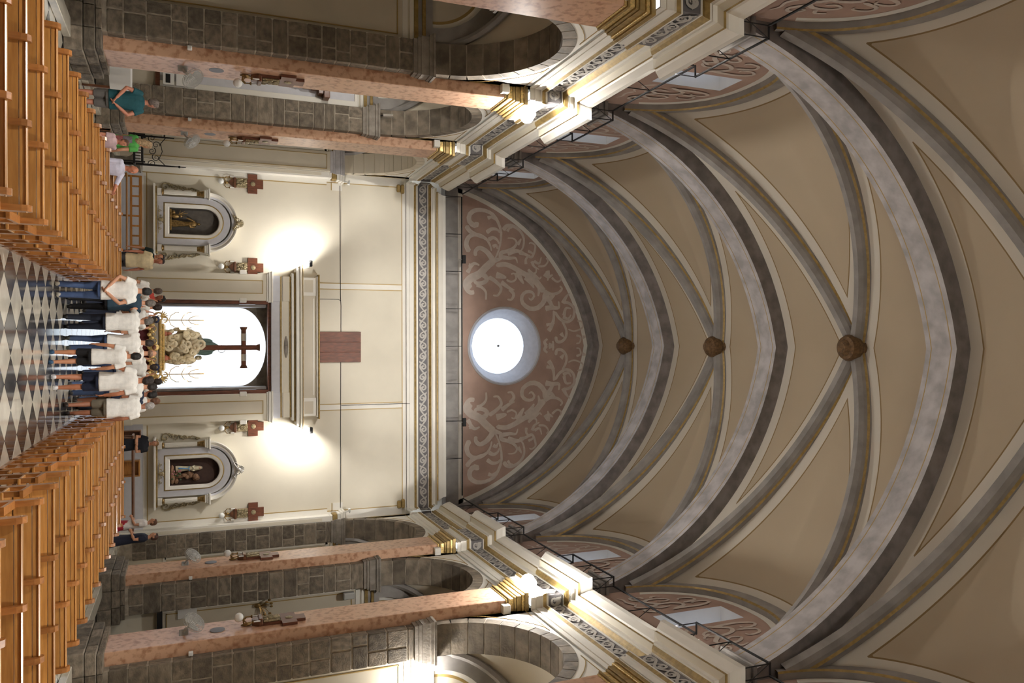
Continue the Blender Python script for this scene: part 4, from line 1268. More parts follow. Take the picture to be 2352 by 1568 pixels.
    B.tube([Hd(0, .095, 1.655), Hd(0, .118, 1.622), Hd(0, .112, 1.612), Hd(0, .09, 1.607)], [.008, .016, .014, .008], 8, SKN)
    for s in (-1, 1):
        he((s * .076, -.002, 1.632), (.012, .024, .032), SKN, 10, 6)
        he((s * .030, .092, 1.652), (.013, .010, .008), DARK, 8, 6)
        he((s * .030, .093, 1.674), (.02, .008, .005), HAIR, 8, 6)
    he((0, .094, 1.585), (.022, .01, .006), EXTRA, 8, 6)
    if not bald:
        he((0, -.016, 1.668), (.084, .098, .098), HAIR); he((0, -.035, 1.62), (.078, .078, .08), HAIR)
        he((0, .045, 1.725), (.062, .045, .03), HAIR, 12, 8)
    else:
        he((0, -.045, 1.605), (.077, .062, .05), HAIR)
    if long_hair:
        he((0, -.062, 1.55), (.09, .06, .13), HAIR); he((0, -.08, 1.46), (.085, .045, .09), HAIR)
    if cap is not None:
        he((0, -.005, 1.69), (.092, .106, .085), 7); B.tube([Hd(0, .06, 1.70), Hd(0, .13, 1.69), Hd(0, .17, 1.68)], [.07, .07, .045], 12, 7, flat=.14, up=tuple(hr @ Vector((0, 0, 1))))
        he((0, -.105, 1.70), (.024, .012, .02), 8, 10, 8)
    # one continuous surface
    me = bpy.data.meshes.new('person'); me.from_pydata([tuple(Vector(p) * f) for p in B.v], [], B.f)
    bvh = BVHTree.FromPolygons([tuple(Vector(p) * f) for p in B.v], B.f)
    tmp = bpy.data.objects.new('person_tmp', me); COL.objects.link(tmp)
    md = tmp.modifiers.new('r', 'REMESH'); md.mode = 'VOXEL'; md.voxel_size = voxel; md.adaptivity = 0
    s2 = tmp.modifiers.new('s', 'SMOOTH'); s2.factor = .5; s2.iterations = 2
    dg = bpy.context.evaluated_depsgraph_get(); dg.update()
    nm = bpy.data.meshes.new_from_object(tmp.evaluated_get(dg)); bpy.data.objects.remove(tmp); bpy.data.meshes.remove(me)
    nm.materials.clear()
    mats = [skin(sk), hairm(hair), cloth(shirt), cloth(pants), cloth(shoes, .5), skin((170, 95, 85)), hairm((25, 20, 18)), cloth(cap or (30, 40, 70)), cloth((190, 160, 100))]
    for q in mats: nm.materials.append(q)
    idx = np.zeros(len(nm.polygons), dtype=np.int32)
    cen = np.zeros(len(nm.polygons) * 3, dtype=np.float32); nm.polygons.foreach_get('center', cen); cen = cen.reshape(-1, 3)
    for i, c in enumerate(cen):
        r = bvh.find_nearest(Vector(c.tolist())); idx[i] = B.m[r[2]] if r[2] is not None else 0
    nm.polygons.foreach_set('material_index', idx)
    nm.polygons.foreach_set('use_smooth', [True] * len(nm.polygons))
    nm.name = 'person'
    o = bpy.data.objects.new('person', nm); COL.objects.link(o)
    o.location = loc; o.rotation_euler = (0, 0, rz)
    tag(o, label, 'person', group)
    return o

WH = (240, 238, 232)
G = 'men following the float'
BACK = {'L': ((.10, -.13, -.25), (-.12, -.22, -.44)), 'R': ((.10, -.13, -.25), (-.10, -.20, -.46))}
FRONT = {'L': ((.05, .02, -.28), (-.10, .20, -.36)), 'R': ((.05, .02, -.28), (-.10, .20, -.36))}
HANG = {'L': ((.07, -.04, -.28), (.09, .03, -.52)), 'R': ((.07, -.04, -.28), (.09, .03, -.52))}
CARRY = {'L': ((.06, .16, -.12), (.02, .24, .12)), 'R': ((.06, .16, -.12), (.02, .24, .12))}
make_person('man in white T-shirt and faded blue jeans, hands clasped behind his back', (-1.22, 17.6, 0), -.06, 1.70, WH, (70, 90, 130), True, (190, 185, 170), (22, 20, 20), arms=BACK, head_pitch=.55, lean=.10, stride=.07, group=G, build=1.06)
make_person('grey-haired man in dark teal polo and black trousers beside the clasped-hands man', (-1.04, 19.05, 0), .1, 1.70, (42, 66, 82), (20, 20, 24), True, (25, 24, 24), (120, 112, 104), arms=FRONT, head_pitch=.2, stride=.1, group=G)
make_person('grey-haired man in white T-shirt and dark navy jeans, head turned aside', (-.62, 18.7, 0), .0, 1.68, WH, (34, 40, 56), True, (30, 28, 28), (110, 104, 98), arms={'L': ((.10, .18, -.10), (.16, .34, .06)), 'R': FRONT['R']}, head_pitch=.5, head_yaw=.7, lean=.08, stride=.12, group=G, build=1.05)
make_person('man in white T-shirt and mid-blue jeans just left of the boy', (-.18, 19.0, 0), -.1, 1.68, WH, (62, 78, 112), True, (60, 66, 60), (48, 36, 30), arms={'L': HANG['L'], 'R': FRONT['R']}, head_pitch=.55, lean=.08, stride=.06, group=G, build=1.06)
make_person('boy in white T-shirt, black shorts and blue trainers', (.08, 16.8, 0), .05, 1.53, WH, (24, 24, 28), False, (45, 85, 120), (26, 23, 22), sk=(200, 140, 105), arms=HANG, head_pitch=.25, stride=-.06, group=G, build=.92)
make_person('bald man in white shirt and jeans ahead of the boy', (.06, 19.5, 0), .0, 1.72, WH, (60, 78, 110), True, (60, 60, 62), (150, 120, 100), bald=True, arms=FRONT, head_pitch=.3, stride=.08, group=G)
make_person('man in white T-shirt, navy shorts and white trainers right of the boy', (.56, 17.1, 0), -.04, 1.74, WH, (32, 40, 64), False, (230, 230, 232), (45, 34, 30), sk=(190, 125, 92), arms={'L': ((.09, -.02, -.27), (.10, .12, -.48)), 'R': HANG['R']}, head_pitch=.2, head_yaw=.45, stride=.12, group=G)
make_person('dark-haired man in white T-shirt and jeans ahead of the navy-shorts man', (.80, 19.35, 0), .0, 1.72, WH, (74, 92, 128), True, (70, 70, 72), (38, 30, 28), arms=FRONT, head_pitch=.35, stride=.08, group=G)
make_person('grey-haired man in white T-shirt and khaki shorts beside the right-hand pews', (1.19, 18.7, 0), .05, 1.70, WH, (120, 112, 96), False, (48, 40, 38), (165, 160, 155), sk=DK, arms={'L': FRONT['L'], 'R': HANG['R']}, head_pitch=.5, head_yaw=.25, lean=.08, stride=.1, group=G, build=1.12)
make_person('man in navy polo and brown shorts ahead of the khaki-shorts man', (1.0, 19.9, 0), .1, 1.70, (40, 50, 72), (96, 80, 62), False, (60, 48, 40), (24, 20, 20), sk=DK, arms={'L': ((.08, .05, -.26), (.02, .22, -.30)), 'R': HANG['R']}, head_pitch=.1, head_yaw=.5, stride=.1, group=G)
make_person('brown-haired man in white shirt, tallest head behind the khaki-shorts man', (1.2, 20.6, 0), .0, 1.74, WH, (70, 84, 110), True, (50, 46, 44), (120, 82, 58), arms=HANG, head_pitch=.15, group=G, voxel=.012)
make_person('man in white shirt ahead of the clasped-hands man, by the left jamb', (-1.5, 22.4, 0), .0, 1.74, WH, (60, 66, 84), True, (50, 46, 44), (88, 72, 62), arms=HANG, head_pitch=.15, group=G, voxel=.012)
make_person('black-haired man in coral red shirt by the left door pilaster', (-1.40, 24.6, 0), PI * .75, 1.76, (225, 88, 78), (40, 42, 56), True, (40, 38, 38), (24, 20, 20), sk=DK, arms=FRONT, head_pitch=.1, group=G, voxel=.012)
make_person('float bearer in white shirt and round navy cap at the left rear corner', (-.74, 21.2, 0), .0, 1.70, WH, (50, 58, 80), True, (40, 38, 38), (60, 48, 40), cap=(30, 42, 74), arms=CARRY, head_pitch=.1, group=G, voxel=.012)
make_person('float bearer in white shirt and round navy cap at the right rear corner', (.42, 21.3, 0), .0, 1.70, WH, (66, 82, 116), True, (40, 38, 38), (60, 48, 40), cap=(30, 42, 74), arms=CARRY, head_pitch=.1, group=G, voxel=.012)
make_person('dark-haired bearer ahead of the left capped man', (-1.06, 21.8, 0), .0, 1.75, WH, (50, 58, 80), True, (40, 38, 38), (52, 38, 32), arms=CARRY, head_pitch=.1, group=G, voxel=.013)
make_person('dark-haired bearer ahead of the right capped man', (.80, 21.85, 0), .0, 1.75, WH, (50, 58, 80), True, (40, 38, 38), (46, 34, 30), arms=CARRY, head_pitch=.1, group=G, voxel=.013)
# onlookers
make_person('woman in black dress with folded arms before the grotto niche', (2.62, 24.2, 0), PI * .9, 1.60, (22, 24, 34), (22, 24, 34), False, (30, 28, 28), (168, 128, 84), arms={'L': ((.06, .05, -.26), (-.16, .20, -.26)), 'R': ((.06, .06, -.26), (-.15, .22, -.24))}, head_pitch=.15, skirt=.5, dress=True, voxel=.012)
make_person('girl in white top and red skirt beside the woman in navy', (4.85, 24.4, 0), PI * .5, 1.54, (232, 226, 222), (178, 36, 52), False, (60, 50, 48), (110, 72, 50), arms=FRONT, head_pitch=.1, skirt=.62, voxel=.012)
make_person('woman in navy dress behind the end of the right-hand pews', (5.05, 23.5, 0), PI * .5, 1.60, (28, 32, 52), (28, 32, 52), False, (30, 28, 28), (82, 52, 42), arms=FRONT, head_pitch=.05, skirt=.45, dress=True, voxel=.012)
make_person('man in cream short-sleeved shirt walking in past the left niche', (-2.42, 24.0, 0), PI * 1.12, 1.76, (226, 208, 168), (60, 58, 60), True, (40, 36, 34), (60, 46, 40), sk=(190, 122, 96), arms=HANG, head_pitch=.05, stride=.15, build=1.08, voxel=.012)
make_person('person in dark green half hidden behind the cream-shirted man', (-2.62, 24.9, 0), PI * 1.0, 1.74, (30, 48, 46), (40, 42, 50), True, (40, 36, 34), (50, 38, 34), arms=HANG, head_pitch=.05, voxel=.013)
make_person('man in teal T-shirt and grey shorts standing beside the left pews', (-5.38, 19.0, 0), .35, 1.78, (28, 84, 92), (112, 108, 104), False, (70, 62, 56), (120, 108, 100), sk=(196, 130, 104), arms=BACK, head_pitch=.05, head_yaw=-.9, build=1.1)
make_person('fair-haired woman in bright green T-shirt, back turned, by the left pilaster', (-4.62, 19.6, 0), -.5, 1.62, (84, 168, 80), (40, 42, 54), True, (60, 54, 50), (176, 148, 112), arms={'L': FRONT['L'], 'R': HANG['R']}, head_pitch=.1, long_hair=True, sleeve=.5)
make_person('old woman with short brown hair sitting at the end of a left pew', (-4.46, 18.9, 0), -2.3, 1.47, (198, 170, 172), (36, 38, 48), True, (40, 38, 38), (104, 74, 58), sk=(196, 132, 104), seated=True, arms=FRONT, head_pitch=.1)
make_person('balding man in pale lilac shirt sitting in the left pews, arm outstretched', (-3.92, 18.93, 0), -2.2, 1.70, (206, 204, 222), (50, 50, 62), True, (40, 38, 38), (150, 140, 132), sk=(196, 126, 96), bald=True, seated=True, arms={'L': ((.10, .22, -.10), (.08, .48, -.14)), 'R': FRONT['R']}, head_pitch=.15, sleeve=1.2)
# ================================================================ niches with statues on the door wall
K['nichewall'] = mat('dark_niche_paint', (.13, .115, .10), .8, var=.2); K['nichebrown'] = mat('brown_niche_paint', (.075, .04, .03), .8, var=.2)
K['rock'] = mat('painted_grotto_rock', (.30, .17, .10), .85, var=.4, scale=12, bump=.8, bscale=20)
K['robe'] = mat('ivory_robe', (.62, .56, .40), .6, var=.15, scale=8); K['sash'] = mat('blue_sash', (.10, .28, .52), .6)
K['rose'] = mat('pink_flowers', (.55, .22, .25), .7, var=.4, scale=20); K['leaf'] = mat('dark_leaves', (.05, .09, .035), .7, var=.4, scale=20)
K['bronze'] = mat('gilded_bronze', (.33, .21, .075), .38, metal=.6, var=.5, scale=14)
K['oldgold'] = mat('dull_gilt_carving', (.38, .31, .18), .45, metal=.4, var=.5, scale=30, bump=.8, bscale=40)
def curl(mb, c, r, turns, plane, w, a0=0, sgn=1, mi=0, n=18):
    pts = []
    for k in range(n + 1):
        t = k / n; a = a0 + sgn * turns * 2 * PI * t; q = r * (1 - .85 * t); pts.append(plane(c[0] + q * math.cos(a), c[1] + q * math.sin(a)))
    mb.tube(pts, [w * (1 - .5 * k / n) for k in range(n + 1)], 6, mi)
def niche(cx, name_label, kind):
    Yf = YB - .36
    r = empty('statue_shrine', (cx, YB, 1.2)); tag(r, name_label, 'niche')
    m = MB(); m.cbox(cx - 1.28, cx + 1.28, Yf - .16, YB - .005, 1.20, 1.27, .012); m.cbox(cx - 1.2, cx + 1.2, Yf - .08, YB - .005, 1.27, 1.33, .012, 1)
    m.build('ledge', [K['white'], K['gold']], r)
    # lilac arched body with a round-headed opening
    zs, ro, ri = 2.93, .98, .47
    def arch_loop(w, zb, zsp, n=24): return [(-w, zb)] + [(-w * math.cos(PI * k / n), zsp + w * math.sin(PI * k / n)) for k in range(n + 1)] + [(w, zb)]
    def ringgrid(mb, w0, zb0, w1, zb1, y0, y1, mi, zsp=2.93):
        A = arch_loop(w0, zb0, zsp); B_ = arch_loop(w1, zb1, zsp)
        mb.grid([[(cx + x, y0, z) for x, z in A + [A[0]]], [(cx + x, y1, z) for x, z in B_ + [B_[0]]]], mi)
    m = MB()
    ringgrid(m, .60, 1.60, .86, 1.33, Yf, Yf, 0); ringgrid(m, .86, 1.33, .86, 1.33, Yf, YB - .005, 0)
    m.build('body', K['lilac'], r, smooth=30)
    m = MB(); ringgrid(m, .64, 1.54, .60, 1.58, Yf - .015, Yf - .04, 1); ringgrid(m, .64, 1.54, .64, 1.54, Yf, Yf - .015, 1); ringgrid(m, .60, 1.58, .50, 1.70, Yf - .04, Yf - .02, 0); ringgrid(m, .50, 1.70, .47, 1.73, Yf - .02, Yf + .02, 0); ringgrid(m, .47, 1.73, .45, 1.75, Yf + .02, YB - .02, 2)
    m.build('opening_frame', [K['white'], K['gold'], K['nichewall' if kind == 'saint' else 'nichebrown']], r, smooth=30)
    m = MB(); A = arch_loop(.47, 1.70, 2.93); m.add([(cx + x, YB - .012, z) for x, z in A], [tuple(range(len(A)))]); m.build('niche_back', K['nichewall' if kind == 'saint' else 'nichebrown'], r)
    # arched cornice
    m = MB()
    for (a, b, ya, yb_, mi) in ((.86, .93, Yf, Yf - .03, 1), (.93, .97, Yf - .03, Yf - .03, 0), (.97, 1.02, Yf - .03, Yf - .10, 0), (1.02, 1.06, Yf - .10, Yf - .12, 0), (1.06, 1.06, Yf - .12, YB - .005, 0)):
        n = 28; f = lambda w, y: [(cx - w * math.cos(PI * k / n), y, 3.02 + w * math.sin(PI * k / n) * .96) for k in range(n + 1)]
        m.grid([f(a, ya), f(b, yb_)], mi)
    m.build('arched_cornice', [K['white'], K['lilac']], r, smooth=30)
    for s in (-1, 1):
        c = empty('column', (cx + s * 1.0 - r.location.x, Yf - .05 - YB, .13), parent=r)
        X0 = cx + s * 1.0
        m = MB(); m.cbox(X0 - .12, X0 + .12, Yf - .14, YB - .005, 1.33, 1.48, .008); m.build('column_base', K['white'], c)
        prof = []
        m = MB(); n = 32
        for zz, rr in ((1.56, .085), (1.9, .086), (2.65, .078)): prof.append((rr, zz))
        m.lathe(prof, n, (X0, Yf - .05, 0));
        for i, v in enumerate(m.v):
            k = i % n
            if k % 2: m.v[i] = (X0 + (v[0] - X0) * .86, Yf - .05 + (v[1] - Yf + .05) * .86, v[2])
        m.build('shaft', K['white'], c)
        m = MB(); m.lathe([(.11, 1.48), (.11, 1.51), (.09, 1.53), (.09, 1.56)], 16, (X0, Yf - .05, 0)); m.build('gilt_base', K['bronze'], c); m = MB(); m.lathe([(.08, 2.65), (.085, 2.7), (.1, 2.78), (.125, 2.87), (.13, 2.9)], 16, (X0, Yf - .05, 0)); m.build('gilt_capital', K['bronze'], c)
        m = MB(); m.cbox(X0 - .13, X0 + .13, Yf - .17, YB - .005, 2.9, 2.97, .008); m.cbox(X0 - .15, X0 + .15, Yf - .2, YB - .005, 2.97, 3.04, .008); m.cbox(X0 - .19, X0 + .2, Yf - .25, YB - .005, 3.04, 3.10, .01); m.build('entablature_block', K['white'], c)
        # carved side wings
        m = MB(); xo = X0 + s * .14
        pl = lambda u, v: (xo + s * u, YB - .06, v)
        curl(m, (.10, 1.58), .17, 1.3, pl, .03, PI * .5, -1); curl(m, (.08, 1.92), .12, 1.2, pl, .026, -PI / 2, 1); curl(m, (.06, 2.2), .10, 1.1, pl, .024, PI / 2, -1); curl(m, (.05, 2.5), .09, 1.1, pl, .022, -PI / 2, 1)
        m.tube([pl(0, 1.45), pl(.22, 1.5), pl(.24, 1.72), pl(.08, 1.85), pl(.17, 2.02), pl(.05, 2.3), pl(.12, 2.5), pl(.02, 2.75)], .024, 6)
        for (u, v) in ((.05, 1.5), (.18, 1.8), (.1, 2.1), (.08, 2.4), (.03, 2.65)): m.ell(pl(u, v), (.05, .03, .07), 8, 6)
        m.build('carved_wing', K['oldgold'], r, smooth=40)
    # crest and base carving
    m = MB(); pl = lambda u, v: (cx + u, Yf - .14, v)
    for s in (-1, 1):
        curl(m, (s * .12, 4.06), .10, 1.3, pl, .028, PI / 2, s); curl(m, (s * .2, 3.95), .08, 1.2, pl, .024, 0, -s)
        m.tube([pl(s * .3, 3.88), pl(s * .2, 3.92), pl(s * .08, 4.0)], [.012, .03, .03], 6)
    for k in range(7):
        a = PI * (.15 + .7 * k / 6); m.tube([pl(0, 4.08), pl(.16 * math.cos(a), 4.08 + .18 * math.sin(a))], [.035, .02], 6)
    m.ell(pl(0, 4.06), (.08, .06, .09), 12, 8)
    m.build('crest', K['oldgold' if kind == 'saint' else 'silver'], r, smooth=40)
    m = MB(); pl = lambda u, v: (cx + u, Yf - .10, v)
    for s in (-1, 1):
        curl(m, (s * .12, 1.44), .09, 1.2, pl, .018, PI / 2, s); curl(m, (s * .3, 1.41), .06, 1.2, pl, .014, PI / 2, -s); m.tube([pl(s * .1, 1.38), pl(s * .3, 1.4), pl(s * .5, 1.37)], [.02, .016, .008], 6)
    m.ell(pl(0, 1.45), (.07, .03, .1), 12, 8); m.build('base_carving', K['oldgold'], r, smooth=40)
    return r
niche(-4.56, 'lilac and white arched niche with gilded saint, left of the door', 'saint')
niche(4.50, 'lilac and white arched niche with grotto and Virgin, right of the door', 'virgin')
# statue of the saint with child and tree
cx, yf = -4.62, YB - .20
r = empty('saint_statue', (cx, yf, 1.73)); tag(r, 'gilded robed saint beside a small tree inside the left niche', 'statue')
m = MB(); m.cbox(cx - .36, cx + .40, yf - .12, yf + .14, 1.735, 1.80, .01); m.build('plinth', K['bronze'], r)
m = MB(); bx = cx + .14
m.lathe([(.12, 1.80), (.125, 1.9), (.10, 2.1), (.085, 2.3), (.10, 2.45), (.115, 2.55), (.08, 2.62), (.035, 2.65)], 16, (bx, yf, 0), sy=.75)
m.ell((bx - .01, yf - .01, 2.71), (.05, .055, .065)); m.tube([(bx - .1, yf, 2.57), (bx - .17, yf - .04, 2.42), (bx - .2, yf - .07, 2.30)], [.035, .03, .024]); m.tube([(bx + .1, yf, 2.57), (bx + .12, yf - .08, 2.42), (bx + .04, yf - .11, 2.40)], [.035, .03, .024])
for k in range(5): m.tube([(bx - .09 + .045 * k, yf - .09, 1.80), (bx - .07 + .035 * k, yf - .075, 2.2)], [.02, .012], 6)
m.build('robed_figure', K['bronze'], r, smooth=50)
m = MB(); m.tube([(cx - .2, yf, 1.8), (cx - .18, yf, 2.0), (cx - .22, yf, 2.16)], [.035, .028, .02]); 
for (u, v) in ((-.32, 2.25), (-.26, 2.34), (-.16, 2.3), (-.34, 2.1), (-.1, 2.2)): m.tube([(cx - .2, yf, 2.05), (cx + u, yf + .02, v)], [.02, .008], 6)
m.ell((cx - .12, yf - .04, 1.92), (.09, .06, .13)); m.ell((cx - .12, yf - .05, 2.1), (.04, .04, .05)); m.ell((cx - .26, yf, 1.86), (.08, .06, .07))
m.build('tree_and_animal', K['bronze'], r, smooth=50)
cx = 4.5
r = empty('virgin_statue', (cx, yf, 1.73)); tag(r, 'ivory-robed Virgin with blue sash among rocks in the right niche', 'statue')
m = MB(); rr = random.Random(4)
m.ell((cx + .1, yf, 1.80), (.36, .14, .10), 12, 8)
for k in range(16): m.ell((cx + rr.uniform(.05, .38), yf + rr.uniform(-.03, .12), 1.80 + rr.uniform(0, .85) * (1 if k > 3 else .2)), (rr.uniform(.06, .12), .08, rr.uniform(.07, .13)), 8, 6)
m.build('rocks', K['rock'], r)
m = MB(); vx = cx - .10
m.lathe([(.11, 1.92), (.115, 2.0), (.09, 2.2), (.075, 2.38), (.085, 2.5), (.095, 2.58), (.075, 2.68), (.065, 2.76), (.035, 2.82)], 16, (vx, yf, 0), sy=.8); m.tube([(vx - .08, yf, 2.55), (vx - .07, yf - .09, 2.48), (vx, yf - .11, 2.54)], [.035, .03, .02]); m.tube([(vx + .08, yf, 2.55), (vx + .07, yf - .09, 2.48), (vx, yf - .11, 2.54)], [.035, .03, .02])
m.build('robe', K['robe'], r, smooth=50)
MB().ell((vx, yf - .05, 2.74), (.035, .03, .045)).build('face', skin((225, 185, 160)), r, smooth=True)
m = MB(); m.tube([(vx - .08, yf - .06, 2.38), (vx, yf - .09, 2.36), (vx + .08, yf - .06, 2.38)], .018, 6); m.tube([(vx, yf - .1, 2.36), (vx - .02, yf - .11, 2.2), (vx - .04, yf - .11, 2.02)], [.018, .022, .028], 6); m.build('sash', K['sash'], r)
m = MB()
for k in range(14): m.ell((cx + rr.uniform(-.05, .36), yf - .12 + rr.uniform(-.03, .02), 1.80 + rr.uniform(0, .28)), rr.uniform(.025, .045), 8, 6, k % 2)
m.build('flowers', [K['rose'], K['leaf']], r)

# ================================================================ stations of the cross with their lamps
def make_station():
    # local frame: wall behind at y = 0, facing -y, lamp at z = 0
    r = empty('station_of_the_cross')
    m = MB(); m.prism([(-.16, .5), (.16, .5), (.165, .98), (.36, .98), (.36, 1.32), (.165, 1.32), (.165, 1.53), (-.165, 1.53), (-.165, 1.32), (-.36, 1.32), (-.36, .98), (-.165, .98)], 'y', -.075, -.005); m.build('cross', K['redwood'], r, local=True)
    m = MB(); m.ell((0, -.08, 1.16), (.09, .02, .09), 12, 8); m.build('gilt_rosette', K['oldgold'], r, local=True, smooth=True)
    m = MB(); m.cbox(-.17, .17, -.12, -.075, .56, .96, .02); rr = random.Random(9)
    for k in range(22): m.ell((rr.uniform(-.14, .14), -.13, rr.uniform(.58, .93)), (.035, .03, .06), 8, 6)
    m.build('gilt_relief', K['oldgold'], r, local=True, smooth=40)
    m = MB(); m.cbox(-.19, .19, -.18, -.005, .46, .56, .02); m.prism([(-.17, .46), (.17, .46), (.05, .32), (-.05, .32)], 'y', -.14, -.005); m.build('shelf', K['wooddk'], r, local=True)
    m = MB()
    m.ell((0, -.03, .2), (.05, .03, .13), 10, 8)
    m.tube([(0, -.02, .15), (0, -.16, .12), (0, -.22, .2)], [.02, .018, .016], 8)
    for s in (-1, 1):
        m.tube([(0, -.04, .22), (s * .12, -.1, .15), (s * .21, -.14, .22), (s * .2, -.14, .3)], [.016, .016, .014, .014], 8); m.lathe([(.015, .30), (.04, .33), (.04, .345)], 10, (s * .2, -.14, 0))
    m.build('lamp_bracket', K['bronze'], r, local=True, smooth=40)
    for s in (-1, 1): MB().lathe([(.016, .345), (.016, .48), (.006, .5)], 10, (s * .2, -.14, 0)).build('candle', K['glasswhite'], r, local=True, smooth=40)
    MB().ell((0, -.22, .03), .105, 16, 12).build('globe', K['glasswhite'], r, local=True, smooth=True)
    return r
stp = make_station(); used = False
def place_station(x, y, z, rz, label):
    global used
    o = stp if not used else copy_tree(stp); used = True
    o.location = (x, y, z); o.rotation_euler = (0, 0, rz); tag(o, label, 'cross', 'stations of the cross')
for x, lab in ((-6.12, 'wooden wall cross with lamp by the far left corner of the door wall'), (-2.98, 'wooden wall cross with lamp between the left niche and the door'), (2.98, 'wooden wall cross half hidden between the door and the right niche'), (6.2, 'wooden wall cross with lamp by the far right corner of the door wall')):
    place_station(x, YB - .015, 3.45, 0, lab)
for s, w in ((-1, 'left'), (1, 'right')):
    for c, n in ((CS[3], 'second'), (CS[4], 'first')):
        place_station(s * XF, c, 3.42, s * -PI / 2, 'wooden cross with gilt relief and lamp on the %s pilaster from the door, %s side' % (n, w))
# round plaques and fans below them
K['plaque'] = mat('slate_plaque', (.22, .23, .26), .6)
def make_fan():
    r = empty('wall_fan')
    m = MB(); m.cbox(-.1, .1, -.05, 0, -.2, .0, .01); m.tube([(0, -.05, -.1), (0, -.16, -.06), (0, -.22, .02)], .025, 8); m.build('bracket', K['steel'], r, local=True)
    tilt = Matrix.Rotation(math.radians(-35), 3, 'X')
    T = lambda p: tuple(Vector((0, -.30, .1)) + tilt @ Vector(p))
    m = MB()
    m.tube([T((0, .12, 0)), T((0, .0, 0))], [.05, .07], 12); m.build('motor', K['glasswhite'], r, local=True, smooth=40)
    m = MB(); R = .25
    for rad, yy in ((R, 0), (R, -.06), (R * .85, -.085), (R * .7, -.1), (R * .55, -.108), (R * .4, -.115), (R * .25, -.12), (R * .7, .03)): m.tube([T((rad * math.cos(a), yy, rad * math.sin(a))) for a in [2 * PI * k / 28 for k in range(28)]], .005, 4, closed=True)
    for k in range(36):
        a = 2 * PI * k / 36; m.tube([T((.05 * math.cos(a), -.12, .05 * math.sin(a))), T((R * .7 * math.cos(a), -.1, R * .7 * math.sin(a))), T((R * math.cos(a), -.06, R * math.sin(a))), T((R * math.cos(a), 0, R * math.sin(a)))], .004, 4)
    m.build('cage', K['steel'], r, local=True)
    K['fanblade'] = K.get('fanblade') or mat('translucent_fan_blade', (.5, .5, .47), .35)
    for b in range(3):
        m = MB(); rows = []
        for i in range(5):
            rad = .05 + .17 * i / 4; w = .35 + .35 * math.sin(PI * i / 4) + .25
            rows.append([T((rad * math.cos(b * 2.094 + w * (j / 4 - .5) * 1.9), -.03 + .03 * (j / 4 - .5), rad * math.sin(b * 2.094 + w * (j / 4 - .5) * 1.9))) for j in range(5)])
        m.grid(rows); m.build('blade', K['fanblade'], r, local=True)
    return r
fp = make_fan(); fu = False
for s, w in ((-1, 'left'), (1, 'right')):
    for c, n in ((CS[3], 'second'), (CS[4], 'first')):
        o = fp if not fu else copy_tree(fp); fu = True
        o.location = (s * XF, c, 2.36); o.rotation_euler = (0, 0, s * -PI / 2 + s * .5); tag(o, 'grey wall fan on the %s pilaster from the door, %s side' % (n, w), 'fan', 'wall fans')
        m = MB(); m.lathe([(.15, -.02), (.165, -.015), (.165, .0)], 24, (0, 0, 0), axis='x')
        q = m.build('round_plaque', K['plaque'], None, smooth=30); q.location = (s * (XF - .004), c - .05, 2.98); tag(q, 'round slate plaque under the lamp of the %s pilaster from the door, %s side' % (n, w), 'plaque', 'round plaques')

# ================================================================ gallery railings on the cornice
def railing(path, label):
    P = [Vector(p) for p in path]
    r = empty('gallery_railing', (P[0].x, P[0].y, 12.0)); tag(r, label, 'railing')
    zt = 12.72
    m = MB(); m.tube([(p.x, p.y, zt) for p in P], .028, 6); m.build('top_rail', K['iron'], r)
    d = 0; acc = 0
    for i in range(len(P) - 1):
        seg = P[i + 1] - P[i]; l = seg.length; n = max(1, round(l / 1.5)); nn = Vector((-seg.y, seg.x)).normalized()
        if abs(nn.x) > .5 and nn.x * P[i].x < 0: nn = -nn
        if abs(nn.y) > .5 and nn.y < 0: nn = -nn
        for k in range(n):
            p = P[i] + seg * (k / n); m = MB(); m.tube([(p.x, p.y, 12.0), (p.x, p.y, zt)], .013, 5); m.build('post', K['iron'], r)
            if l > 1: m = MB(); m.tube([(p.x, p.y, zt - .02), (p.x + nn.x * .4, p.y + nn.y * .4, 12.02)], .009, 4); m.build('brace', K['iron'], r)
    return r
for s, w in ((-1, 'left'), (1, 'right')):
    pts = [(s * 6.24, 3)]
    for c in CS[1:]: pts += [(s * 6.24, c - 1.2), (s * 6.0, c - 1.2), (s * 6.0, c + 1.2), (s * 6.24, c + 1.2)]
    pts += [(s * 6.2, YB - .62)]
    railing(pts, 'thin black iron railing along the cornice on the %s side of the nave' % w)
railing([(-6.1, YB - .5), (6.1, YB - .5)], 'thin black iron railing on the cornice above the door')

# ================================================================ processional float
fy = 23.0; fx = -.06
r = empty('processional_float', (fx, fy, 1.4)); tag(r, 'gold processional float with cloud base, wooden cross and candelabra', 'float')
K['drape'] = mat('maroon_drape', (.10, .012, .015), .8); K['cloudpaint'] = mat('carved_cloud_paint', (.78, .68, .48), .6, var=.15, scale=8); K['mantle'] = mat('green_mantle', (.14, .22, .20), .7, var=.2)
m = MB(); m.box(fx - .62, fx + .62, fy - .78, fy + .9, .95, 1.44); m.build('drape', K['drape'], r)
m = MB(); m.cbox(fx - .74, fx + .74, fy - .9, fy + 1.0, 1.44, 1.50, .015); m.cbox(fx - .66, fx + .66, fy - .82, fy + .92, 1.50, 1.68, .02, 1); m.cbox(fx - .72, fx + .72, fy - .88, fy + .98, 1.68, 1.74, .015); m.cbox(fx - .6, fx + .6, fy - .75, fy + .8, 1.74, 1.80, .015); m.build('gilt_tray', [K['goldleaf'], K['silver']], r)
m = MB(); rr = random.Random(2); pl = lambda u, v: (fx + u, fy - .93, v)
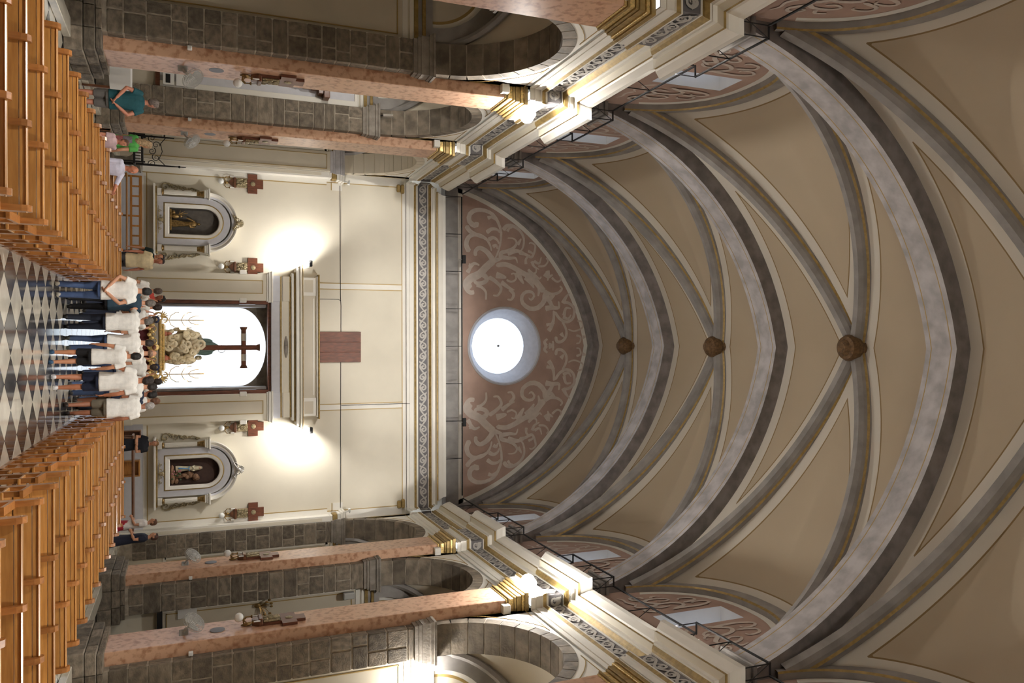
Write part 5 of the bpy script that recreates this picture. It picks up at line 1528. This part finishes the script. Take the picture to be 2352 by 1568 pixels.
for k in range(9):
    u = -.64 + .16 * k; curl(m, (u, 1.55), .085, 1.3, pl, .018, rr.uniform(0, 6), 1 if k % 2 else -1); m.ell(pl(u + .08, 1.52), (.04, .03, .06), 8, 6); m.ell(pl(u, 1.45), (.05, .03, .05), 8, 6)
m.ell(pl(0, 1.56), (.10, .04, .13), 12, 8); m.build('carved_front', K['goldleaf'], r, smooth=40)
MB().ell((fx, fy - .98, 1.57), (.06, .02, .05), 12, 8).build('red_medallion', K['redwood'], r, smooth=True)
for s in (-1, 1):
    m = MB(); pl = lambda u, v: (fx + s * (.72 + u), fy - .86, v)
    curl(m, (.05, 1.68), .13, 1.4, pl, .026, -PI / 2, 1); curl(m, (.0, 1.8), .09, 1.2, pl, .02, PI, -1); m.ell(pl(.02, 1.6), (.06, .04, .1), 10, 8)
    for k in range(5): m.tube([pl(.05, 1.72), pl(.05 + .17 * math.cos(.3 + k * .35), 1.72 + .17 * math.sin(.3 + k * .35))], [.03, .012], 6)
    m.build('corner_scroll', K['goldleaf'], r, smooth=40)
# carved clouds: coils built up over a core
m = MB(); m.ell((fx - .02, fy, 2.2), (.36, .30, .48), 16, 12)
for k in range(70):
    a = rr.uniform(0, 2 * PI); z = rr.uniform(1.82, 2.66); q = .40 - .12 * abs((z - 2.2) / .5) ** 2
    px, py = math.cos(a) * (q + .03), math.sin(a) * (q - .02); R_ = rr.uniform(.07, .13)
    c_ = Vector((fx - .02 + px, fy + py, z)); nrm = Vector((px, py, rr.uniform(-.1, .1))).normalized(); t1 = nrm.cross(Vector((0, 0, 1))).normalized(); t2 = nrm.cross(t1); a0 = rr.uniform(0, 6)
    pts = []
    for j in range(12):
        t = j / 11; an = a0 + t * 8.5; qq = R_ * (1 - .8 * t); pts.append(c_ + t1 * (qq * math.cos(an)) + t2 * (qq * math.sin(an)) + nrm * (.05 * t))
    m.tube(pts, [.046] * 6 + [.042, .038, .034, .03, .026, .022], 8)
m.build('carved_clouds', K['cloudpaint'], r, smooth=50)
for (u, v, z) in ((.28, -.25, 1.92), (-.34, -.2, 1.9), (.36, -.1, 2.28)):
    m = MB(); m.ell((fx + u, fy + v, z), (.06, .06, .075)); m.ell((fx + u, fy + v, z - .12), (.08, .07, .09)); m.build('cherub', skin((205, 130, 105)), r, smooth=True)
m = MB(); m.lathe([(.20, 2.55), (.22, 2.65), (.20, 2.8), (.15, 2.95), (.08, 3.08), (.05, 3.12)], 18, (fx + .0, fy + .12, 0), sy=.7)
for s in (-1, 1): m.ell((fx + s * .15, fy + .1, 2.78), (.08, .1, .2))
m.build('mantled_figure', K['mantle'], r, smooth=50)
MB().ell((fx + .02, fy + .1, 3.2), (.07, .08, .1)).build('figure_head', K['wooddk'], r, smooth=True)
m = MB(); hc = (fx + .07, fy + .02, 3.2); m.tube([(hc[0] + .09 * math.cos(a), hc[1], hc[2] + .09 * math.sin(a)) for a in [2 * PI * k / 24 for k in range(24)]], .008, 5, closed=True)
for k in range(16): a = 2 * PI * k / 16; m.tube([(hc[0] + .1 * math.cos(a), hc[1], hc[2] + .1 * math.sin(a)), (hc[0] + .15 * math.cos(a), hc[1], hc[2] + .15 * math.sin(a))], [.006, .002], 4)
m.build('halo', K['silver'], r)
m = MB(); cyy = fy - .12
m.tube([(fx + .02, cyy, 2.55), (fx + .02, cyy, 4.10)], .072, 8); m.tube([(fx - .46, cyy, 3.76), (fx + .5, cyy, 3.76)], .068, 8); m.build('wooden_cross', K['redwood'], r)
m = MB()
for (a, b) in (((fx + .02, cyy, 4.10), (fx + .02, cyy, 4.18)), ((fx - .46, cyy, 3.76), (fx - .54, cyy, 3.76)), ((fx + .5, cyy, 3.76), (fx + .58, cyy, 3.76))): m.tube([a, b], [.075, .11], 8)
m.build('cross_finial', K['wooddk'], r)
m = MB(); m.tube([(fx - .36, cyy, 3.76), (fx - .16, cyy, 3.76)], .074, 8); m.tube([(fx + .2, cyy, 3.76), (fx + .38, cyy, 3.76)], .074, 8); m.build('silver_sleeve', K['silver'], r)
# candelabra with white glass
K['lampglass'] = mat('lit_glass_shade', (.95, .95, .92), .2, emis=((1, .93, .8), 1.6))
for s in (-1, 1):
    cl = empty('candelabrum', (s * .70, -.55, .4), parent=r); bx, by = fx + s * .70, fy - .55
    m = MB(); m.tube([(bx, by, 1.78), (bx, by, 2.75)], .014, 6)
    arms_ = [(0, 2.75)] + [(q * .2, zz) for zz in (2.45, 2.15) for q in (-1, 1)] + [(q * .11, 2.62) for q in (-1, 1)]
    for (u, z) in arms_[1:]: m.tube([(bx, by, z - .25), (bx + u * .6, by, z - .2), (bx + u, by, z - .08), (bx + u, by, z)], .010, 5)
    m.build('stem', K['goldleaf'], cl)
    for (u, z) in arms_: MB().lathe([(.03, z), (.055, z + .04), (.05, z + .12), (.06, z + .17)], 12, (bx + u, by, 0)).build('glass_shade', K['lampglass'], cl, smooth=40)

# ================================================================ furniture by the door wall
def slat_bench():
    r = empty('slatted_bench', (-4.55, 30.3, 0)); tag(r, 'wooden bench with open squared back under the left niche', 'bench')
    x0, x1 = -5.95, -3.15
    MB().cbox(x0, x1, 30.38, 30.44, .78, .88, .01).build('top_rail', K['wood'], r); MB().cbox(x0, x1, 30.38, 30.44, .50, .57, .01).build('back_rail', K['wood'], r)
    for k in range(9):
        x = x0 + .03 + (x1 - x0 - .06) * k / 8; MB().cbox(x - .03, x + .03, 30.385, 30.435, 0 if k in (0, 8, 4) else .5, .80, .006).build('baluster', K['wood'], r)
    MB().cbox(x0, x1, 29.95, 30.37, .40, .44, .01).build('seat', K['wood'], r)
    for x in (x0 + .05, x1 - .05):
        MB().cbox(x - .03, x + .03, 29.97, 30.04, 0, .40, .006).build('leg', K['wood'], r)
slat_bench()
def small_desk(x, label, w, z, mt, y=30.4):
    r = empty('prie_dieu', (x, y, 0)); tag(r, label, 'kneeler')
    m = MB(); m.cbox(x - w, x + w, y - .16, y + .16, z - .05, z, .01); m.build('top', mt, r)
    MB().cbox(x - w + .03, x + w - .03, y + .08, y + .13, .12, z - .05, .008).build('back', mt, r)
    for s in (-1, 1): MB().cbox(x + s * (w - .05), x + s * w, y - .14, y + .14, 0, z - .05, .008).build('side', mt, r)
    MB().cbox(x - w, x + w, y - .45, y - .1, .16, .22, .01).build('kneeling_board', mt, r)
small_desk(-2.95, 'small red-brown kneeling desk beside the left door pilaster', .16, .86, K['redwood'])
small_desk(3.05, 'dark kneeling desk with slats beside the right door pilaster', .2, .84, K['wooddk'])
small_desk(4.15, 'light wooden kneeling desk under the right niche', .28, .80, K['wood'])
r = empty('low_table', (4.2, 28.6, 0)); tag(r, 'long dark brown table behind the last pews right of the aisle', 'table')
MB().cbox(2.8, 5.9, 28.3, 28.9, .66, .72, .01).build('table_top', K['wooddk'], r)
for x in (2.9, 5.8):
    for y in (28.36, 28.84): MB().cbox(x - .035, x + .035, y - .035, y + .035, 0, .66, .006).build('leg', K['wooddk'], r)
# votive candle stand of wrought iron and stone font
r = empty('iron_candle_stand', (-6.2, 27.6, 0)); tag(r, 'tall black wrought-iron candle stand by the first left pilaster', 'candle stand')
m = MB(); m.cbox(-6.75, -5.75, 27.35, 27.85, .78, .84, .01); m.cbox(-6.65, -5.85, 27.5, 27.9, 1.0, 1.05, .01); m.build('tray', K['iron'], r)
for x in (-6.68, -5.82):
    for y in (27.4, 27.8): MB().tube([(x, y, 0), (x, y, 1.12)], .025, 6).build('leg', K['iron'], r)
m = MB(); m.tube([(-5.8, 27.7, .4), (-5.8, 27.7, 2.3)], [.05, .012], 8); m.tube([(-6.7, 27.7, .4), (-6.7, 27.7, 1.95)], [.04, .02], 8); m.ell((-5.8, 27.7, 2.1), .04, 10, 8); m.build('pole', K['iron'], r)
m = MB()
for k in range(5):
    pl = lambda u, v: (-6.25 + u, 27.72, v)
    curl(m, (-.4 + .2 * k, 1.3 + .12 * (k % 2)), .12, 1.4, pl, .014, k * 1.3, 1 if k % 2 else -1)
m.tube([(-6.7, 27.72, 1.7), (-6.5, 27.72, 1.55), (-6.25, 27.72, 1.6), (-6.0, 27.72, 1.5), (-5.8, 27.72, 1.7)], .014, 6)
m.build('scrollwork', K['iron'], r)
for k in range(9): MB().lathe([(.018, .84), (.018, .98), (.006, 1.0)], 8, (-6.6 + .09 * k, 27.45, 0)).build('candle', K['glasswhite'], r)
r = empty('stone_font', (-6.15, 29.0, 0)); tag(r, 'grey stone holy-water font near the left corner', 'font')
MB().lathe([(.24, 0), (.24, .08), (.14, .14), (.12, .5), (.18, .62), (.34, .78), (.38, .92), (.34, .95), (.28, .88), (.1, .8)], 20, (-6.15, 29.0, 0)).build('basin_and_stem', K['stonelt'], r, smooth=40)
# white papers on a low table beside the left pier
r = empty('leaflet_table', (-6.75, 22.0, 0)); tag(r, 'small table covered with a white cloth between the two left pilasters', 'table')
m = MB(); m.cbox(-7.25, -6.35, 21.7, 22.4, 1.02, 1.06, .01); m.build('cloth_top', K['paper'], r)
m = MB(); rows = []
for j, (z, q) in enumerate(((1.06, 0), (.9, .02), (.72, .05), (.55, .06))): rows.append([(-7.27 + .92 * k / 12, 21.69 - q - .02 * math.sin(k * 1.9) * j / 3, z + .06 * (k / 12) * (j > 0)) for k in range(13)])
m.grid(rows); m.build('cloth_drop', K['paper'], r, smooth=60)
for x in (-7.18, -6.42):
    for y in (21.76, 22.34): MB().cbox(x - .03, x + .03, y - .03, y + .03, 0, 1.02, .006).build('leg', K['wooddk'], r)

# ================================================================ chapel fittings
yP = CS[4] - .62
r = empty('altar_panel', (-8.4, yP, 1.6)); tag(r, 'lilac-white panelled altarpiece in the chapel behind the first left pilaster', 'altarpiece')
MB().box(-9.6, -7.68, yP - .10, yP - .025, 1.62, 7.2).build('lilac_field', K['lilac'], r)
m = MB(); m.cbox(-7.70, -7.53, yP - .16, yP - .025, 1.62, 7.3, .01); m.cbox(-9.7, -7.53, yP - .14, yP - .025, 7.2, 7.3, .01); m.build('white_frame', K['white'], r)
m = MB()
for (a, b, z0, z1, d) in ((-8.15, -7.95, 5.35, 5.6, .2), (-8.2, -7.92, 5.6, 5.85, .25), (-8.15, -7.9, 5.85, 6.05, .22), (-8.25, -7.75, 6.05, 6.2, .32), (-8.3, -7.62, 6.2, 6.38, .4)): m.cbox(a - 1.0, b, yP - .1 - d, yP - .1, z0, z1, .015)
m.build('wooden_canopy', K['wooddk'], r)
m = MB(); m.box(-9.7, -7.53, yP - .12, yP - .025, 1.50, 1.62); m.build('brown_sill', K['redwood'], r)
r = empty('leaflet_rack', (-7.75, yP - .35, 1.62)); tag(r, 'cream notice box beside the lilac altarpiece', 'box')
m = MB(); m.cbox(-7.9, -7.56, yP - .3, yP - .17, 1.7, 2.0, .01); m.cbox(-7.9, -7.56, yP - .26, yP - .17, 2.05, 2.55, .01); m.build('box', K['paper'], r)
MB().box(-7.85, -7.6, yP - .31, yP - .3, 1.78, 1.9).build('dark_label', K['iron'], r)
o = MB().cbox(7.53, 7.84, yP - .05, yP - .025, 2.06, 2.58, .004).build('notice_sheet', K['paper']); tag(o, 'white notice sheet on the chapel wall behind the first right pilaster', 'notice')
o = MB().cbox(7.52, 10.5, yP - .28, yP - .025, 1.52, 1.66, .01).build('dark_shelf', K['iron']); tag(o, 'black shelf along the chapel wall behind the first right pilaster', 'shelf')
r = empty('dark_cabinet', (8.5, 23.6, 0)); tag(r, 'low black cabinet in the chapel between the right pilasters', 'cabinet')
MB().cbox(7.75, 9.4, 23.3, 24.0, .05, .75, .02).build('body', K['iron'], r); MB().cbox(7.7, 9.45, 23.25, 24.05, .75, .80, .01).build('top', K['iron'], r)
r = empty('wall_loudspeaker', (7.7, yP - .2, 6.9)); tag(r, 'small grey loudspeaker high on the chapel wall behind the first right pilaster', 'loudspeaker')
MB().cbox(7.6, 7.8, yP - .3, yP - .1, 6.8, 7.15, .02).build('cabinet', K['steel'], r); MB().tube([(7.7, yP - .1, 6.95), (7.7, yP - .025, 6.95)], .03, 8).build('bracket', K['iron'], r)
for s, w in ((-1, 'left'), (1, 'right')):
    for c, n in ((CS[3], 'second'), (CS[4], 'first')):
        o = MB().cbox(s * (XW - .03), s * (XW - .12), c - PW - .16, c - PW - .06, 2.36, 2.46, .01).build('socket_box', K['glasswhite']); tag(o, 'white junction box beside the %s pilaster from the door, %s side' % (n, w), 'junction box', 'junction boxes')
r = empty('arch_spotlight', (-7.35, CS[4] - PJ - .3, ZI)); tag(r, 'grey tubular spotlight on the impost of the first left pier', 'lamp')
m = MB(); m.tube([(-7.3, CS[4] - PJ - .15, 8.05), (-7.3, CS[4] - PJ - .22, 8.35)], .06, 12); m.build('tube', K['silver'], r); MB().tube([(-7.3, CS[4] - PJ - .1, ZI), (-7.3, CS[4] - PJ - .15, 8.1)], .015, 6).build('stem', K['iron'], r)

r = empty('side_chair', (-4.46, 18.9, 0)); tag(r, 'dark chair at the end of a left pew, under the old woman', 'chair')
MB().cbox(-4.68, -4.24, 18.68, 19.12, .40, .44, .01).build('seat', K['wooddk'], r)
for x in (-4.65, -4.27):
    for y in (18.71, 19.09): MB().cbox(x - .02, x + .02, y - .02, y + .02, 0, .40, .004).build('leg', K['wooddk'], r)
MB().cbox(-4.68, -4.63, 18.72, 19.12, .62, .86, .01).build('backrest', K['wooddk'], r)
for y in (18.74, 19.1): MB().cbox(-4.68, -4.64, y - .02, y + .02, .40, .86, .004).build('back_post', K['wooddk'], r)

for x, w in ((-3.55, 'left'), (3.1, 'right')):
    r = empty('gallery_loudspeaker', (x, YB - .5, 12.55)); tag(r, 'small dark loudspeaker clipped to the railing above the door, %s of the rose window' % w, 'loudspeaker')
    MB().cbox(x - .17, x + .17, YB - .62, YB - .53, 12.72, 12.86, .01).build('cabinet', K['iron'], r); MB().tube([(x, YB - .5, 12.6), (x, YB - .55, 12.74)], .012, 6).build('clip', K['steel'], r)
for s, w in ((-1, 'left'), (1, 'right')):
    r = empty('corner_spotlight', (s * 6.35, YB - .4, 7.97)); tag(r, 'tiny white spotlight on the impost in the %s corner of the door wall' % w, 'lamp')
    MB().tube([(s * 6.42, YB - .4, 7.97), (s * 6.38, YB - .42, 8.12)], .012, 6).build('stem', K['steel'], r); MB().tube([(s * 6.44, YB - .42, 8.16), (s * 6.28, YB - .46, 8.12)], [.035, .055], 10).build('head', K['glasswhite'], r)
r = empty('gilt_branch_sconce', (7.72, yP - .03, 4.3)); tag(r, 'gilt leafy wall sconce in the chapel behind the second right pilaster', 'sconce')
m = MB(); rr = random.Random(12)
for k in range(9):
    a = rr.uniform(.1, 3.0); l = rr.uniform(.2, .42); m.tube([(7.72, yP - .06, 4.32), (7.72 + l * .5 * math.cos(a), yP - .12, 4.32 + l * .7 * math.sin(a)), (7.72 + l * math.cos(a), yP - .16, 4.32 + l * math.sin(a))], [.014, .012, .006], 5); m.ell((7.72 + l * math.cos(a), yP - .16, 4.32 + l * math.sin(a)), (.035, .02, .05), 8, 6)
m.build('branches', K['bronze'], r, smooth=40); MB().ell((7.72, yP - .06, 4.28), (.07, .035, .1), 10, 8).build('back_plate', K['bronze'], r, smooth=True)
# print on the back of the green T-shirt
gp = next(o for o in bpy.data.objects if o.get('label', '').startswith('fair-haired woman'))
K['printred'] = mat('faded_red_print', (.42, .13, .13), .8, var=.3, scale=20); K['printgrey'] = mat('grey_striped_print', (.24, .21, .24), .8, var=.3, scale=30)
m = MB(); f_ = 1.62 / 1.75
for (z0, z1, mi) in ((.92, 1.06, 0), (1.065, 1.13, 0), (1.135, 1.33, 1)):
    rows = []
    for z in (z0, (z0 + z1) / 2, z1):
        rows.append([(.125 * math.sin(a) * 1.05 * f_, -(.05 + .098 * math.cos(a)) * f_, z * f_) for a in [-.95 + 1.9 * k / 12 for k in range(13)]])
    m.grid(rows, mi)
m.build('shirt_print', [K['printred'], K['printgrey']], gp, local=True)
